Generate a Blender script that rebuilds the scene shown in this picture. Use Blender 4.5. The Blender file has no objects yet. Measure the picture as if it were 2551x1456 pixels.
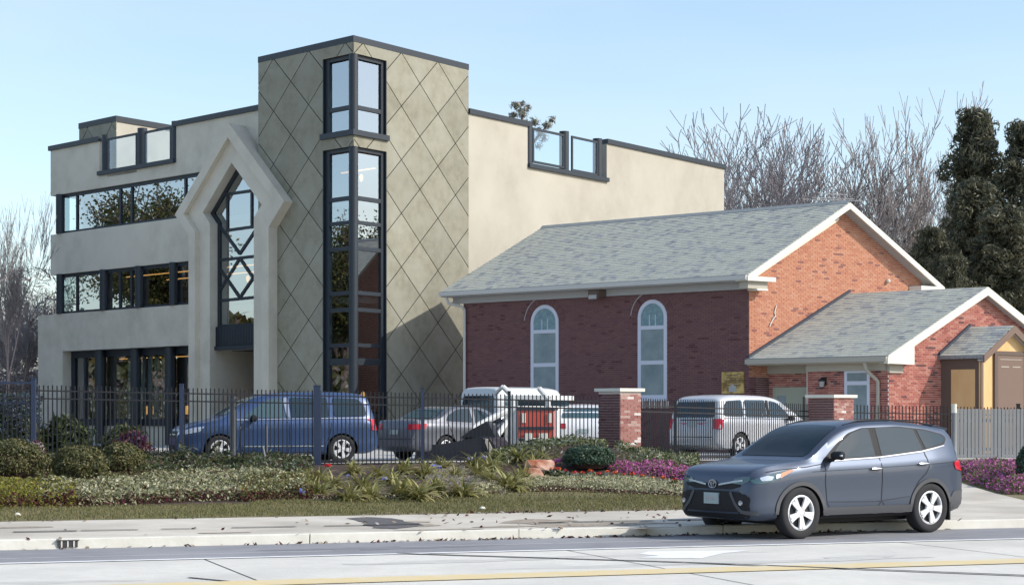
import bpy, bmesh, math, random
import numpy as np
from mathutils import Vector, Matrix, noise
from mathutils.bvhtree import BVHTree
random.seed(7); RNG = np.random.default_rng(7)
scene = bpy.context.scene
COL = scene.collection
R = math.radians
# ------------------------------------------------------------------ camera, sky, sun, exposure
F, CX, HY, CH = 4600.0, 1275.0, 1037.0, 1.75      # survey: focal length and horizon in survey units, eye height in metres
cam = bpy.data.cameras.new('camera'); camo = bpy.data.objects.new('camera', cam); COL.objects.link(camo)
camo.location = (0, 0, CH); camo.rotation_euler = (R(90), 0, 0)
cam.sensor_width = 36; cam.lens = F/2550*36; cam.shift_y = (HY-728)/2550; cam.shift_x = 0
cam.clip_start = .5; cam.clip_end = 6000
scene.camera = camo
SUN_EL = 35; SUN_DIR = (.97, -.24)
world = bpy.data.worlds.new('World'); scene.world = world; world.use_nodes = True
nt = world.node_tree; bg = nt.nodes['Background']
sky = nt.nodes.new('ShaderNodeTexSky'); sky.sky_type = 'NISHITA'; sky.sun_disc = False
sky.sun_elevation = R(SUN_EL); sky.sun_rotation = R(90+14)
sky.air_density = 1.0; sky.dust_density = 1.2; sky.ozone_density = 1.2; sky.altitude = 0
wtc = nt.nodes.new('ShaderNodeTexCoord'); wmp = nt.nodes.new('ShaderNodeMapping'); wmp.inputs['Scale'].default_value = (1.2, 1.2, 5); wmp.inputs['Rotation'].default_value = (0, .25, .4)
wn = nt.nodes.new('ShaderNodeTexNoise'); wn.inputs['Scale'].default_value = 2.2; wn.inputs['Detail'].default_value = 7; wn.inputs['Roughness'].default_value = .5
wr_ = nt.nodes.new('ShaderNodeMapRange'); wr_.inputs['From Min'].default_value = .40; wr_.inputs['From Max'].default_value = .75; wr_.inputs['To Min'].default_value = .04; wr_.inputs['To Max'].default_value = .42
wx = nt.nodes.new('ShaderNodeMix'); wx.data_type = 'RGBA'; wx.inputs['B'].default_value = (3.5, 4.0, 4.3, 1)
nt.links.new(wtc.outputs['Generated'], wmp.inputs[0]); nt.links.new(wmp.outputs[0], wn.inputs['Vector']); nt.links.new(wn.outputs['Fac'], wr_.inputs['Value']); nt.links.new(wr_.outputs[0], wx.inputs['Factor'])
nt.links.new(sky.outputs[0], wx.inputs['A']); nt.links.new(wx.outputs['Result'], bg.inputs[0]); bg.inputs[1].default_value = 0.15
sun = bpy.data.lights.new('sun', 'SUN'); suno = bpy.data.objects.new('sun', sun); COL.objects.link(suno)
sun.energy = 2.55; sun.angle = R(.5); sun.color = (1, .94, .85)
suno.location = (60, 20, 60)
sd = Vector((SUN_DIR[0]*math.cos(R(SUN_EL)), SUN_DIR[1]*math.cos(R(SUN_EL)), math.sin(R(SUN_EL))))
suno.rotation_euler = sd.to_track_quat('Z', 'Y').to_euler()
vs = scene.view_settings
vs.view_transform = 'Standard'; vs.look = 'None'; vs.gamma = 1; vs.use_curve_mapping = False
vs.exposure = 0.65
scene.render.film_transparent = False
# ------------------------------------------------------------------ helpers
def ray(x): return (x-CX)/F
def at(x, y, Z): return Vector(((x-CX)/F*Z, Z, CH+(HY-y)/F*Z))
ORG = {}
def tag(o, label=None, cat=None, group=None, kind=None):
    if label: o['label'] = label
    if cat: o['category'] = cat
    if group: o['group'] = group
    if kind: o['kind'] = kind
    return o
def empty(name, loc, rz=0, label=None, cat=None, group=None):
    o = bpy.data.objects.new(name, None); COL.objects.link(o)
    o.location = loc; o.rotation_euler = (0, 0, rz); o.empty_display_size = .2
    ORG[o.name] = Vector(loc)
    return tag(o, label, cat, group)
def put(name, me, parent=None, loc=None):
    o = bpy.data.objects.new(name, me); COL.objects.link(o)
    if parent is not None: o.parent = parent; ORG[o.name] = ORG.get(parent.name, Vector())
    if loc is not None: o.location = loc
    return o
class MB:
    """collects polygons; build() links them as one mesh object"""
    def __init__(s): s.v = []; s.f = []; s.m = []; s.mi = 0
    def poly(s, pts, mi=None):
        n = len(s.v); s.v += [tuple(p) for p in pts]; s.f.append(tuple(range(n, n+len(pts)))); s.m.append(s.mi if mi is None else mi)
    def solid(s, bot, top, mi=None):
        n = len(bot); k = len(s.v); s.v += [tuple(p) for p in bot]+[tuple(p) for p in top]
        F_ = [tuple(range(k+n-1, k-1, -1)), tuple(range(k+n, k+2*n))]
        for i in range(n): j = (i+1) % n; F_.append((k+i, k+j, k+n+j, k+n+i))
        s.f += F_; s.m += [s.mi if mi is None else mi]*len(F_)
    def box(s, x0, x1, y0, y1, z0, z1, mi=None):
        c = [(x0, y0), (x1, y0), (x1, y1), (x0, y1)]
        s.solid([(a, b, z0) for a, b in c], [(a, b, z1) for a, b in c], mi)
    def fbox(s, fr, a0, a1, b0, b1, z0, z1, mi=None):
        c = [(a0, b0), (a1, b0), (a1, b1), (a0, b1)]
        s.solid([fr.w(a, b, z0) for a, b in c], [fr.w(a, b, z1) for a, b in c], mi)
    def tube(s, p0, p1, r0, r1=None, n=8, mi=None, caps=True):
        r1 = r0 if r1 is None else r1
        p0 = Vector(p0); p1 = Vector(p1); d = (p1-p0)
        if d.length < 1e-6: return
        d.normalize(); u = d.orthogonal().normalized(); w = d.cross(u)
        A = [p0+(u*math.cos(t)+w*math.sin(t))*r0 for t in [2*math.pi*i/n for i in range(n)]]
        B = [p1+(u*math.cos(t)+w*math.sin(t))*r1 for t in [2*math.pi*i/n for i in range(n)]]
        s.solid(A, B, mi)
    def lathe(s, prof, c=(0, 0, 0), axis='z', n=24, mi=None):
        """prof: list of (radius, height)"""
        k = len(s.v)
        for (r, h) in prof:
            for i in range(n):
                t = 2*math.pi*i/n; a, b = r*math.cos(t), r*math.sin(t)
                p = (a, b, h) if axis == 'z' else ((a, h, b) if axis == 'y' else (h, a, b))
                s.v.append((p[0]+c[0], p[1]+c[1], p[2]+c[2]))
        for j in range(len(prof)-1):
            for i in range(n):
                i2 = (i+1) % n
                s.f.append((k+j*n+i, k+j*n+i2, k+(j+1)*n+i2, k+(j+1)*n+i)); s.m.append(s.mi if mi is None else mi)
    def build(s, name, mats, parent=None, loc=None, smooth=False, local=False, recalc=True, sharp=35):
        if not isinstance(mats, (list, tuple)): mats = [mats]
        o = Vector((0, 0, 0))
        if not local:
            if parent is not None: o = ORG.get(parent.name, o)
            elif loc is not None: o = Vector(loc)
        me = bpy.data.meshes.new(name)
        vv = [(a-o[0], b-o[1], c-o[2]) for a, b, c in s.v] if o.length else s.v
        me.from_pydata(vv, [], s.f)
        for m in mats: me.materials.append(m)
        me.polygons.foreach_set('material_index', s.m)
        if recalc:
            bm = bmesh.new(); bm.from_mesh(me); bmesh.ops.recalc_face_normals(bm, faces=bm.faces); bm.to_mesh(me); bm.free()
        if smooth:
            me.polygons.foreach_set('use_smooth', [True]*len(me.polygons)); me.set_sharp_from_angle(angle=R(sharp))
        me.update()
        ob = put(name, me, parent)
        if parent is None and loc is not None: ob.location = loc; ORG[ob.name] = Vector(loc)
        return ob
def copy_tree(o, parent=None):
    c = o.copy(); COL.objects.link(c); c.parent = parent
    for ch in list(o.children): copy_tree(ch, c)
    return c
class Frame:
    """plan frame of a building: a along one facade, b along the other"""
    def __init__(s, O, A, B): s.O, s.A, s.B = Vector(O), Vector(A).normalized(), Vector(B).normalized()
    def w(s, a, b, z):
        p = s.O+s.A*a+s.B*b; return Vector((p.x, p.y, z))
    def a_of(s, x, b):
        p = s.O+s.B*b; r = ray(x); return (r*p.y-p.x)/(s.A.x-r*s.A.y)
    def b_of(s, x, a):
        p = s.O+s.A*a; r = ray(x); return (r*p.y-p.x)/(s.B.x-r*s.B.y)
    def z_of(s, y, a, b): return CH+(HY-y)/F*s.w(a, b, 0).y
    def az(s, x, y, b): a = s.a_of(x, b); return (a, s.z_of(y, a, b))
    def bz(s, x, y, a): b = s.b_of(x, a); return (b, s.z_of(y, a, b))
# ------------------------------------------------------------------ materials
def mat_rand(m, amt=.16):
    """slight tone difference from piece to piece"""
    t = m.node_tree; b = t.nodes['Principled BSDF']; oi = t.nodes.new('ShaderNodeObjectInfo'); mr = t.nodes.new('ShaderNodeMapRange'); mr.inputs['To Min'].default_value = 1-amt; mr.inputs['To Max'].default_value = 1+amt*.6
    hs = t.nodes.new('ShaderNodeHueSaturation'); src = b.inputs['Base Color'].links[0].from_socket
    t.links.new(oi.outputs['Random'], mr.inputs['Value']); t.links.new(mr.outputs[0], hs.inputs['Value']); t.links.new(src, hs.inputs['Color']); t.links.new(hs.outputs[0], b.inputs['Base Color']); return m
def mat(name, col, rough=.6, metal=0.0, col2=None, scale=4, detail=6, bump=0, bscale=40, spec=.5, emis=None, estr=0, coat=0, c3=None, s3=.6, stretch=None, f0=.35, f1=.65):
    m = bpy.data.materials.new(name); m.use_nodes = True; t = m.node_tree; b = t.nodes['Principled BSDF']
    b.inputs['Base Color'].default_value = (*col, 1); b.inputs['Roughness'].default_value = rough
    b.inputs['Metallic'].default_value = metal; b.inputs['Specular IOR Level'].default_value = spec
    if coat: b.inputs['Coat Weight'].default_value = coat; b.inputs['Coat Roughness'].default_value = .05
    if emis: b.inputs['Emission Color'].default_value = (*emis, 1); b.inputs['Emission Strength'].default_value = estr
    if col2 or bump:
        tc = t.nodes.new('ShaderNodeTexCoord'); mp = t.nodes.new('ShaderNodeMapping'); t.links.new(tc.outputs['Object'], mp.inputs[0])
        if stretch: mp.inputs['Scale'].default_value = stretch
    if col2:
        n = t.nodes.new('ShaderNodeTexNoise'); n.inputs['Scale'].default_value = scale; n.inputs['Detail'].default_value = detail; n.inputs['Roughness'].default_value = .62
        t.links.new(mp.outputs[0], n.inputs['Vector'])
        r = t.nodes.new('ShaderNodeValToRGB'); r.color_ramp.elements[0].position = f0; r.color_ramp.elements[1].position = f1
        r.color_ramp.elements[0].color = (*col, 1); r.color_ramp.elements[1].color = (*col2, 1)
        t.links.new(n.outputs['Fac'], r.inputs[0]); out = r.outputs[0]
        if c3:
            n2 = t.nodes.new('ShaderNodeTexNoise'); n2.inputs['Scale'].default_value = s3; n2.inputs['Detail'].default_value = 5
            t.links.new(mp.outputs[0], n2.inputs['Vector'])
            r2 = t.nodes.new('ShaderNodeValToRGB'); r2.color_ramp.elements[0].position = .42; r2.color_ramp.elements[1].position = .7
            r2.color_ramp.elements[0].color = (0, 0, 0, 1); r2.color_ramp.elements[1].color = (1, 1, 1, 1)
            t.links.new(n2.outputs['Fac'], r2.inputs[0])
            mx = t.nodes.new('ShaderNodeMix'); mx.data_type = 'RGBA'; mx.inputs['B'].default_value = (*c3, 1)
            t.links.new(r2.outputs[0], mx.inputs['Factor']); t.links.new(out, mx.inputs['A']); out = mx.outputs['Result']
        t.links.new(out, b.inputs['Base Color'])
    if bump:
        n = t.nodes.new('ShaderNodeTexNoise'); n.inputs['Scale'].default_value = bscale; n.inputs['Detail'].default_value = 4
        t.links.new(mp.outputs[0], n.inputs['Vector'])
        bp = t.nodes.new('ShaderNodeBump'); bp.inputs['Strength'].default_value = bump; bp.inputs['Distance'].default_value = .02
        t.links.new(n.outputs['Fac'], bp.inputs['Height']); t.links.new(bp.outputs[0], b.inputs['Normal'])
    return m
def leafmat(name, col, trans=.25, rough=.5, var=.3):
    m = bpy.data.materials.new(name); m.use_nodes = True; t = m.node_tree; b = t.nodes['Principled BSDF']
    b.inputs['Roughness'].default_value = rough; b.inputs['Specular IOR Level'].default_value = .3
    b.inputs['Base Color'].default_value = (*col, 1)
    tr = t.nodes.new('ShaderNodeBsdfTranslucent'); tr.inputs[0].default_value = (*[min(1, c*1.3) for c in col], 1)
    mx = t.nodes.new('ShaderNodeMixShader'); mx.inputs[0].default_value = trans
    t.links.new(b.outputs[0], mx.inputs[1]); t.links.new(tr.outputs[0], mx.inputs[2])
    t.links.new(mx.outputs[0], t.nodes['Material Output'].inputs[0])
    return m
def glassmat(name, tint=(.8, .88, .9), base=.30, rough=.0, gcol=(.9, .95, 1)):
    m = bpy.data.materials.new(name); m.use_nodes = True; t = m.node_tree; t.nodes.remove(t.nodes['Principled BSDF'])
    g = t.nodes.new('ShaderNodeBsdfGlossy'); g.inputs['Roughness'].default_value = rough; g.inputs[0].default_value = (*gcol, 1)
    tr = t.nodes.new('ShaderNodeBsdfTransparent'); tr.inputs[0].default_value = (*tint, 1)
    fr = t.nodes.new('ShaderNodeFresnel'); fr.inputs[0].default_value = 1.45
    ma = t.nodes.new('ShaderNodeMath'); ma.operation = 'MULTIPLY_ADD'; ma.inputs[1].default_value = 1-base; ma.inputs[2].default_value = base
    mx = t.nodes.new('ShaderNodeMixShader')
    ge = t.nodes.new('ShaderNodeNewGeometry'); iv = t.nodes.new('ShaderNodeMath'); iv.operation = 'SUBTRACT'; iv.inputs[0].default_value = 1; mu = t.nodes.new('ShaderNodeMath'); mu.operation = 'MULTIPLY'
    t.links.new(ge.outputs['Backfacing'], iv.inputs[1])
    t.links.new(fr.outputs[0], ma.inputs[0]); t.links.new(ma.outputs[0], mu.inputs[0]); t.links.new(iv.outputs[0], mu.inputs[1]); t.links.new(mu.outputs[0], mx.inputs[0])
    t.links.new(tr.outputs[0], mx.inputs[1]); t.links.new(g.outputs[0], mx.inputs[2]); t.links.new(mx.outputs[0], t.nodes['Material Output'].inputs[0])
    return m
M = {}
M['plaster'] = mat('plaster', (.50, .465, .385), .85, col2=(.61, .57, .48), scale=1.3, detail=9, bump=.15, bscale=60, c3=(.63, .59, .50), s3=.35)
M['cream'] = mat('cream_plaster', (.385, .355, .29), .85, col2=(.44, .41, .34), scale=1.1, detail=9, bump=.12, bscale=60, c3=(.48, .45, .375), s3=.3)
M['panel'] = mat('stone_panel', (.20, .19, .14), .8, col2=(.305, .292, .222), scale=3.5, detail=13, bump=.3, bscale=30, c3=(.30, .292, .235), s3=1.1, f0=.25, f1=.75)
mat_rand(M['panel'], .10)
M['joint'] = mat('panel_joint', (.012, .012, .012), .9)
M['dark'] = mat('charcoal_metal', (.013, .020, .029), .5, col2=(.019, .028, .039), scale=30, bump=.1, bscale=120)
M['coping'] = mat('coping_metal', (.016, .024, .034), .5)
M['window_glass'] = glassmat('window_glass', base=.36)
M['rail_glass'] = glassmat('rail_glass', tint=(.86, .91, .95), base=.10)
M['inside'] = mat('interior_wall', (.13, .11, .09), .9, col2=(.19, .15, .11), scale=1)
M['slab'] = mat('interior_slab', (.2, .19, .17), .9)
M['wood_in'] = mat('interior_wood', (.3, .14, .05), .6, col2=(.4, .2, .08), scale=3)
M['glow'] = mat('warm_glow', (.9, .5, .2), .5, emis=(1, .45, .12), estr=.8)
M['curtain'] = mat('curtain', (.45, .42, .37), .9)
M['concrete'] = mat('road_concrete', (.58, .56, .50), .85, col2=(.70, .67, .60), scale=5, detail=13, bump=.25, bscale=40, f0=.25, f1=.75, c3=(.52, .50, .45), s3=.5)
M['walk'] = mat('sidewalk_concrete', (.50, .45, .37), .9, col2=(.60, .56, .48), scale=1.2, detail=10, bump=.2, bscale=20, c3=(.40, .36, .30), s3=.5)
M['stain'] = mat('stained_concrete', (.47, .455, .41), .85, col2=(.58, .565, .51), scale=2, detail=10)
M['asphalt_dark'] = mat('asphalt_oil', (.175, .175, .187), .9, col2=(.22, .22, .23), scale=3, detail=10)
M['walk_dirt'] = mat('dirty_concrete', (.22, .17, .12), .95, col2=(.42, .37, .30), scale=5, detail=10)
M['kerb'] = mat('kerb_concrete', (.56, .54, .47), .9, col2=(.66, .64, .57), scale=2, detail=9, bump=.2, bscale=20)
M['asphalt'] = mat('asphalt', (.20, .20, .213), .9, col2=(.25, .252, .262), scale=1.5, detail=10, bump=.3, bscale=60, c3=(.29, .29, .30), s3=.35)
M['patch'] = mat('asphalt_patch', (.08, .075, .075), .9, col2=(.13, .12, .115), scale=5, detail=9, bump=.4, bscale=60)
M['tar'] = mat('tar', (.05, .05, .052), .8)
M['white_paint'] = mat('white_road_paint', (.82, .82, .80), .7, col2=(.64, .63, .60), scale=3, detail=8, f0=.5, f1=.75)
M['yellow_paint'] = mat('yellow_road_paint', (.68, .54, .28), .7, col2=(.66, .60, .46), scale=3, detail=8, f0=.45, f1=.8)
M['lawn'] = mat('lawn', (.10, .105, .035), .9, col2=(.17, .155, .065), scale=3, detail=10, bump=.6, bscale=60, c3=(.22, .18, .10), s3=.6)
M['soil'] = mat('mulch', (.035, .018, .013), .95, col2=(.07, .04, .028), scale=12, bump=.6, bscale=30)
M['lot'] = mat('parking_concrete', (.40, .39, .37), .9, col2=(.48, .47, .44), scale=1, detail=9)
M['ground'] = mat('far_ground', (.12, .12, .07), .95, col2=(.17, .15, .10), scale=.3)
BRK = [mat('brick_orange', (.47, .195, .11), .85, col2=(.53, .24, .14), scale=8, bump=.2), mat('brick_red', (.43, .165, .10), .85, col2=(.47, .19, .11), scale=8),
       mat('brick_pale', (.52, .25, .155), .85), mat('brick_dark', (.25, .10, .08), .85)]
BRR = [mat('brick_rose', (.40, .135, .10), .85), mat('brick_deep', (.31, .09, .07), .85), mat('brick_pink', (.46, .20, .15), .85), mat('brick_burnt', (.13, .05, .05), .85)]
BRS = [mat('brick_shade_mauve', (.165, .078, .078), .85), mat('brick_shade_plum', (.148, .066, .070), .85), mat('brick_shade_rust', (.18, .088, .080), .85), mat('brick_shade_dark', (.105, .036, .04), .85)]  # same masonry for the shaded walls, shade put into the brick tones
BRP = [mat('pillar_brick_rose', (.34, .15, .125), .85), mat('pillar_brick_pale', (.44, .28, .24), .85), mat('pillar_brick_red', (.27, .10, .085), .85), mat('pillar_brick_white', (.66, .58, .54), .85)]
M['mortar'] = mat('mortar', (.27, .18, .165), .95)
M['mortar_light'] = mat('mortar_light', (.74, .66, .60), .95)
SHG = [mat('shingle_a', (.36, .365, .315), .9, col2=(.47, .475, .41), scale=14), mat('shingle_b', (.40, .405, .35), .9, col2=(.50, .505, .435), scale=16), mat('shingle_c', (.29, .305, .30), .9, col2=(.38, .39, .38), scale=15), mat('shingle_d', (.22, .23, .235), .9, col2=(.32, .33, .33), scale=12)]
M['trim'] = mat('white_trim', (.74, .72, .62), .6)
M['trim_tan'] = mat('tan_trim', (.44, .40, .33), .7)
M['soffit'] = mat('soffit', (.42, .41, .40), .8)
M['gutter'] = mat('gutter_white', (.58, .56, .52), .6)
M['flash'] = mat('dark_flashing', (.03, .04, .06), .6)
M['wframe'] = mat('white_window_frame', (.62, .64, .72), .5)
M['church_glass'] = mat('church_glass', (.20, .26, .28), .12, col2=(.30, .36, .37), scale=1.5, spec=.7)
M['stained'] = mat('stained_glass', (.16, .25, .32), .2, col2=(.24, .36, .36), scale=9, detail=2)
M['door_green'] = mat('pale_green_door', (.42, .43, .33), .7)
M['ply'] = mat('plywood', (.70, .42, .17), .75, col2=(.78, .52, .25), scale=2, stretch=(1, 1, .3), detail=8)
M['brown'] = mat('brown_trim', (.13, .09, .07), .7)
M['brown_door'] = mat('brown_door', (.19, .125, .095), .7)
M['gold'] = mat('gold_plaque', (.22, .13, .035), .4, .4, col2=(.62, .44, .16), scale=3.5, f0=.4, f1=.6)
M['black'] = mat('black_metal', (.015, .015, .018), .5)
M['bluepost'] = mat('dark_blue_metal', (.03, .045, .09), .5)
M['greywood'] = mat('grey_wood', (.20, .205, .21), .9, col2=(.29, .295, .30), scale=3, stretch=(1, 1, .1), detail=8)
M['bark'] = mat('bark', (.12, .09, .085), .95, col2=(.2, .155, .14), scale=6)
M['bark_pale'] = mat('pale_bark', (.26, .20, .19), .95, col2=(.34, .27, .25), scale=6)
M['redtwig'] = mat('red_brown_twig', (.25, .165, .155), .95)
M['twig'] = mat('twig', (.30, .27, .265), .95)
M['twig2'] = mat('twig_mauve', (.31, .28, .29), .95)
for n_, c_ in dict(pine=(.095, .098, .055), pine2=(.16, .145, .09), pine3=(.055, .060, .044), leaf_olive=(.16, .13, .035), leaf_dk=(.04, .055, .02), leaf_md=(.075, .095, .032),
                   box1=(.13, .125, .045), box2=(.085, .085, .032), box3=(.19, .17, .075), var1=(.38, .37, .22), var2=(.23, .235, .11), var3=(.52, .49, .34), yel1=(.29, .27, .045), yel2=(.20, .19, .035),
                   burg=(.085, .018, .022), strap1=(.25, .235, .08), strap2=(.15, .165, .05), strap3=(.36, .32, .14), blue=(.25, .27, .75), red=(.60, .03, .04), pink=(.58, .17, .40), magenta=(.42, .11, .31),
                   silver=(.30, .32, .26), teal1=(.055, .10, .065), teal2=(.10, .16, .11), dkgreen=(.035, .055, .025), dry=(.33, .26, .18), orange=(.75, .25, .03), hedge1=(.06, .085, .12), hedge2=(.10, .12, .15), purple=(.10, .03, .075), grass1=(.13, .135, .045), grass2=(.22, .195, .09)).items():
    M[n_] = leafmat(n_, c_)
M['rock'] = mat('red_rock', (.26, .075, .035), .8, col2=(.45, .17, .085), scale=3, bump=.6, bscale=8, c3=(.58, .42, .34), s3=3.2)
M['tyre'] = mat('tyre', (.022, .022, .024), .85)
M['rim'] = mat('rim_silver', (.72, .73, .74), .35, .25)
M['rimdark'] = mat('rim_dark', (.03, .03, .032), .6)
M['autoglass'] = mat('car_glass', (.014, .034, .048), .03, spec=.5)
M['windscreen'] = mat('windscreen_glass', (.008, .018, .024), .03, spec=.22)
M['autoglass2'] = mat('car_glass_pale', (.05, .10, .115), .05, spec=.8)
M['plastic'] = mat('black_plastic', (.018, .018, .02), .6, spec=.25)
M['plastic_grey'] = mat('grey_plastic', (.07, .072, .078), .55)
M['chrome'] = mat('chrome', (.42, .43, .45), .25, 1)
M['lamp_clear'] = mat('lamp_lens', (.55, .58, .62), .08, .5, spec=.9)
M['lamp_amber'] = mat('lamp_amber', (.65, .28, .16), .15)
M['lamp_red'] = mat('lamp_red', (.50, .02, .04), .15)
M['plate'] = mat('plate', (.35, .42, .42), .5)
M['seam'] = mat('door_seam', (.01, .01, .012), .7)
def paint(name, col, metal=.5, rough=.42): return mat(name, col, max(rough, .42), metal, spec=.5, coat=.45)
# ------------------------------------------------------------------ scattered leaves
def leaves(name, P, N, size, mats, parent=None, loc=None, aspect=.42, mi=None, local=False, jit=.8, up=0.0, smooth=True):
    P = np.asarray(P, float); n = len(P); N = np.asarray(N, float)
    T = RNG.normal(size=(n, 3)); T[:, 2] += up
    T -= N*(np.sum(T*N, 1)/(np.sum(N*N, 1)+1e-9))[:, None]*jit
    T /= np.linalg.norm(T, axis=1)[:, None]+1e-9
    B = np.cross(T, N); B /= np.linalg.norm(B, axis=1)[:, None]+1e-9
    s = (np.asarray(size)*(RNG.uniform(.65, 1.35, n)))[:, None]
    o = Vector((0, 0, 0))
    if not local:
        if parent is not None: o = ORG.get(parent.name, o)
        elif loc is not None: o = Vector(loc)
    Pl = P-np.array(o)
    V = np.stack([Pl-T*s*.5, Pl+B*s*aspect*.5, Pl+T*s*.5, Pl-B*s*aspect*.5], 1).reshape(-1, 3)
    me = bpy.data.meshes.new(name); me.vertices.add(4*n); me.vertices.foreach_set('co', V.ravel())
    me.loops.add(4*n); me.loops.foreach_set('vertex_index', np.arange(4*n, dtype=np.int32))
    me.polygons.add(n); me.polygons.foreach_set('loop_start', np.arange(0, 4*n, 4, dtype=np.int32))
    if not isinstance(mats, (list, tuple)): mats = [mats]
    for m in mats: me.materials.append(m)
    if mi is None: mi = RNG.integers(0, len(mats), n)
    me.polygons.foreach_set('material_index', np.asarray(mi, dtype=np.int32))
    me.update(calc_edges=True); me.validate()
    ob = put(name, me, parent)
    if parent is None and loc is not None: ob.location = loc; ORG[ob.name] = Vector(loc)
    return ob
# ================================================================== THE SETTING
SL = .335                                            # the street runs away to the right: Z = s + SL*X
def hgt(X, s):
    xs = [26.5, 30.8, 34.0, 44.0, 60]; zs = [.13, .15, .22, .60, .62]
    z = float(np.interp(s, xs, zs))
    if s > 33.5:
        Zc = s+SL*X
        z += .62*math.exp(-((X-1.45)/2.1)**2-((Zc-42.0)/2.6)**2)          # planted mound before the brick pillar
        z += .10*math.exp(-((X+1.6)/2.5)**2-((Zc-37.5)/2.0)**2)
    if X > 5.5 and 30 < s < 46: z -= 0.0
    return z
def sheet(name, x0, x1, s0, s1, m, nx, ns, zf, kind='structure', xe=None):
    b = MB(); P = []
    for j in range(ns+1):
        s = s0+(s1-s0)*j/ns
        for i in range(nx+1):
            X = x0+(x1-x0)*i/nx; P.append((X, s+SL*X, zf(X, s)))
    b.v = P
    for j in range(ns):
        for i in range(nx):
            k = j*(nx+1)+i; b.f.append((k, k+1, k+nx+2, k+nx+1)); b.m.append(0)
    o = b.build(name, m, loc=(0, 0, 0), smooth=True, recalc=False)
    return tag(o, kind=kind)
flat = lambda z: (lambda X, s: z)
road = sheet('concrete_road', -300, 300, -25, 24.02, M['concrete'], 60, 10, flat(0))
sheet('asphalt_lane', -300, 300, 24.02, 26.5, M['asphalt'], 60, 4, flat(0.0))
sheet('street_ground', -300, 300, -500, -25, M['ground'], 10, 10, flat(0))
sheet('sidewalk', -60, 60, 26.66, 30.8, M['walk'], 120, 10, lambda X, s: hgt(X, s))
sheet('lawn', -60, 6.2, 30.8, 33.9, M['lawn'], 130, 12, hgt)
sheet('driveway', 6.2, 9.7, 30.8, 46, M['walk'], 14, 30, hgt)
sheet('lawn_verge', 9.7, 60, 30.8, 46, M['lawn'], 60, 24, hgt)
bed = sheet('planting_bed', -60, 6.2, 33.9, 46, M['soil'], 180, 40, hgt)
sheet('parking_lot', -300, 300, 46, 110, M['lot'], 60, 20, lambda X, s: hgt(X, s) if s < 60 else .62)
sheet('ground', -3000, 3000, 110, 3500, M['ground'], 12, 12, flat(.62))
sheet('side_ground', -300, -60, 26.66, 46, M['ground'], 6, 4, flat(.2)); sheet('side_ground', 60, 300, 26.66, 46, M['ground'], 6, 4, flat(.2))
def lawn_extra():
    b = MB(); xs = list(range(640, 1745, 12)); ed = [(-40, 1270), (0, 1268), (250, 1264), (480, 1252), (760, 1249), (1000, 1247), (1150, 1240), (1270, 1226), (1450, 1226), (1720, 1241), (1760, 1243)]
    def hit(x, y):
        r = ray(x); lo, hi = 28.0, 60.0
        for k in range(30):
            m_ = (lo+hi)/2
            if HY-(hgt(r*m_, m_-SL*r*m_)-CH)*F/m_ > y: lo = m_
            else: hi = m_
        return Vector((r*lo, lo, hgt(r*lo, lo-SL*r*lo)))
    P = []
    for x in xs:
        q = hit(x, float(np.interp(x, [e[0] for e in ed], [e[1] for e in ed]))-1.5); s1 = q.y-SL*q.x
        for j in range(5):
            s = 33.8+(max(s1, 33.81)-33.8)*j/4; P.append((q.x, s+SL*q.x, hgt(q.x, s)+.006))
    b.v = P
    for i in range(len(xs)-1):
        for j in range(4): k = i*5+j; b.f.append((k, k+1, k+6, k+5)); b.m.append(0)
    tag(b.build('lawn', M['lawn'], loc=(0, 34, 0), smooth=True, recalc=False), kind='structure')
    Q = np.array([P[k] for k in RNG.integers(0, len(P), 9000)]); Q[:, 0] += RNG.uniform(-.06, .06, len(Q)); Q[:, 1] += RNG.uniform(-.1, .06, len(Q)); Q[:, 2] += .018
    N2 = RNG.normal(size=(len(Q), 3)); N2[:, 2] *= .15
    tag(leaves('lawn_grass', Q, N2, .055, [M['grass1'], M['grass2'], M['lawn']], loc=(0, 34, .2), aspect=.18, up=3.0), 'short mown grass reaching back to the cream ground cover', 'grass', kind='stuff')
def strip(X0, s0, X1, s1, w, z=.004, n=1):
    p0 = Vector((X0, s0+SL*X0, z)); p1 = Vector((X1, s1+SL*X1, z)); d = (p1-p0).normalized(); q = Vector((-d.y, d.x, 0))*w/2
    return [p0-q, p1-q, p1+q, p0+q]
b = MB(); b.poly(strip(-120, 20.3, 120, 20.3, .60, .0095)); tag(b.build('yellow_line', M['yellow_paint'], loc=(0, 20.3, 0)), kind='structure')
b = MB(); b.poly(strip(-120, 24.03, 120, 24.03, .15, .0085)); tag(b.build('white_edge_line', M['white_paint'], loc=(0, 24, 0)), kind='structure')
def gp(x, y, z=0.0):
    Z = (CH-z)*F/(y-HY)
    return Vector(((x-CX)/F*Z, Z, z))
b = MB()
for (xa, ya, xb, yb, w) in [(990, 1376, 1700, 1398, .10), (1700, 1398, 2560, 1431, .10), (470, 1436, 720, 1460, .06)]:
    h_ = .006+.0011*(xa % 7); p0, p1 = gp(xa, ya, h_), gp(xb, yb, h_); d = (p1-p0).normalized(); q = Vector((-d.y, d.x, 0))*w/2; b.poly([p0-q, p1-q, p1+q, p0+q])
tag(b.build('tar_seam', M['tar'], loc=(0, 22, 0)), kind='structure')
for s_, w_ in ((25.35, .012), (24.9, .01)):
    b = MB(); b.poly(strip(-1.5 if w_ > .011 else -9, s_, 3.5 if w_ > .011 else -2, s_, w_*2, .004)); tag(b.build('lane_scratch', M['white_paint'], loc=(0, s_, 0)), kind='structure')
b = MB()
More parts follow.
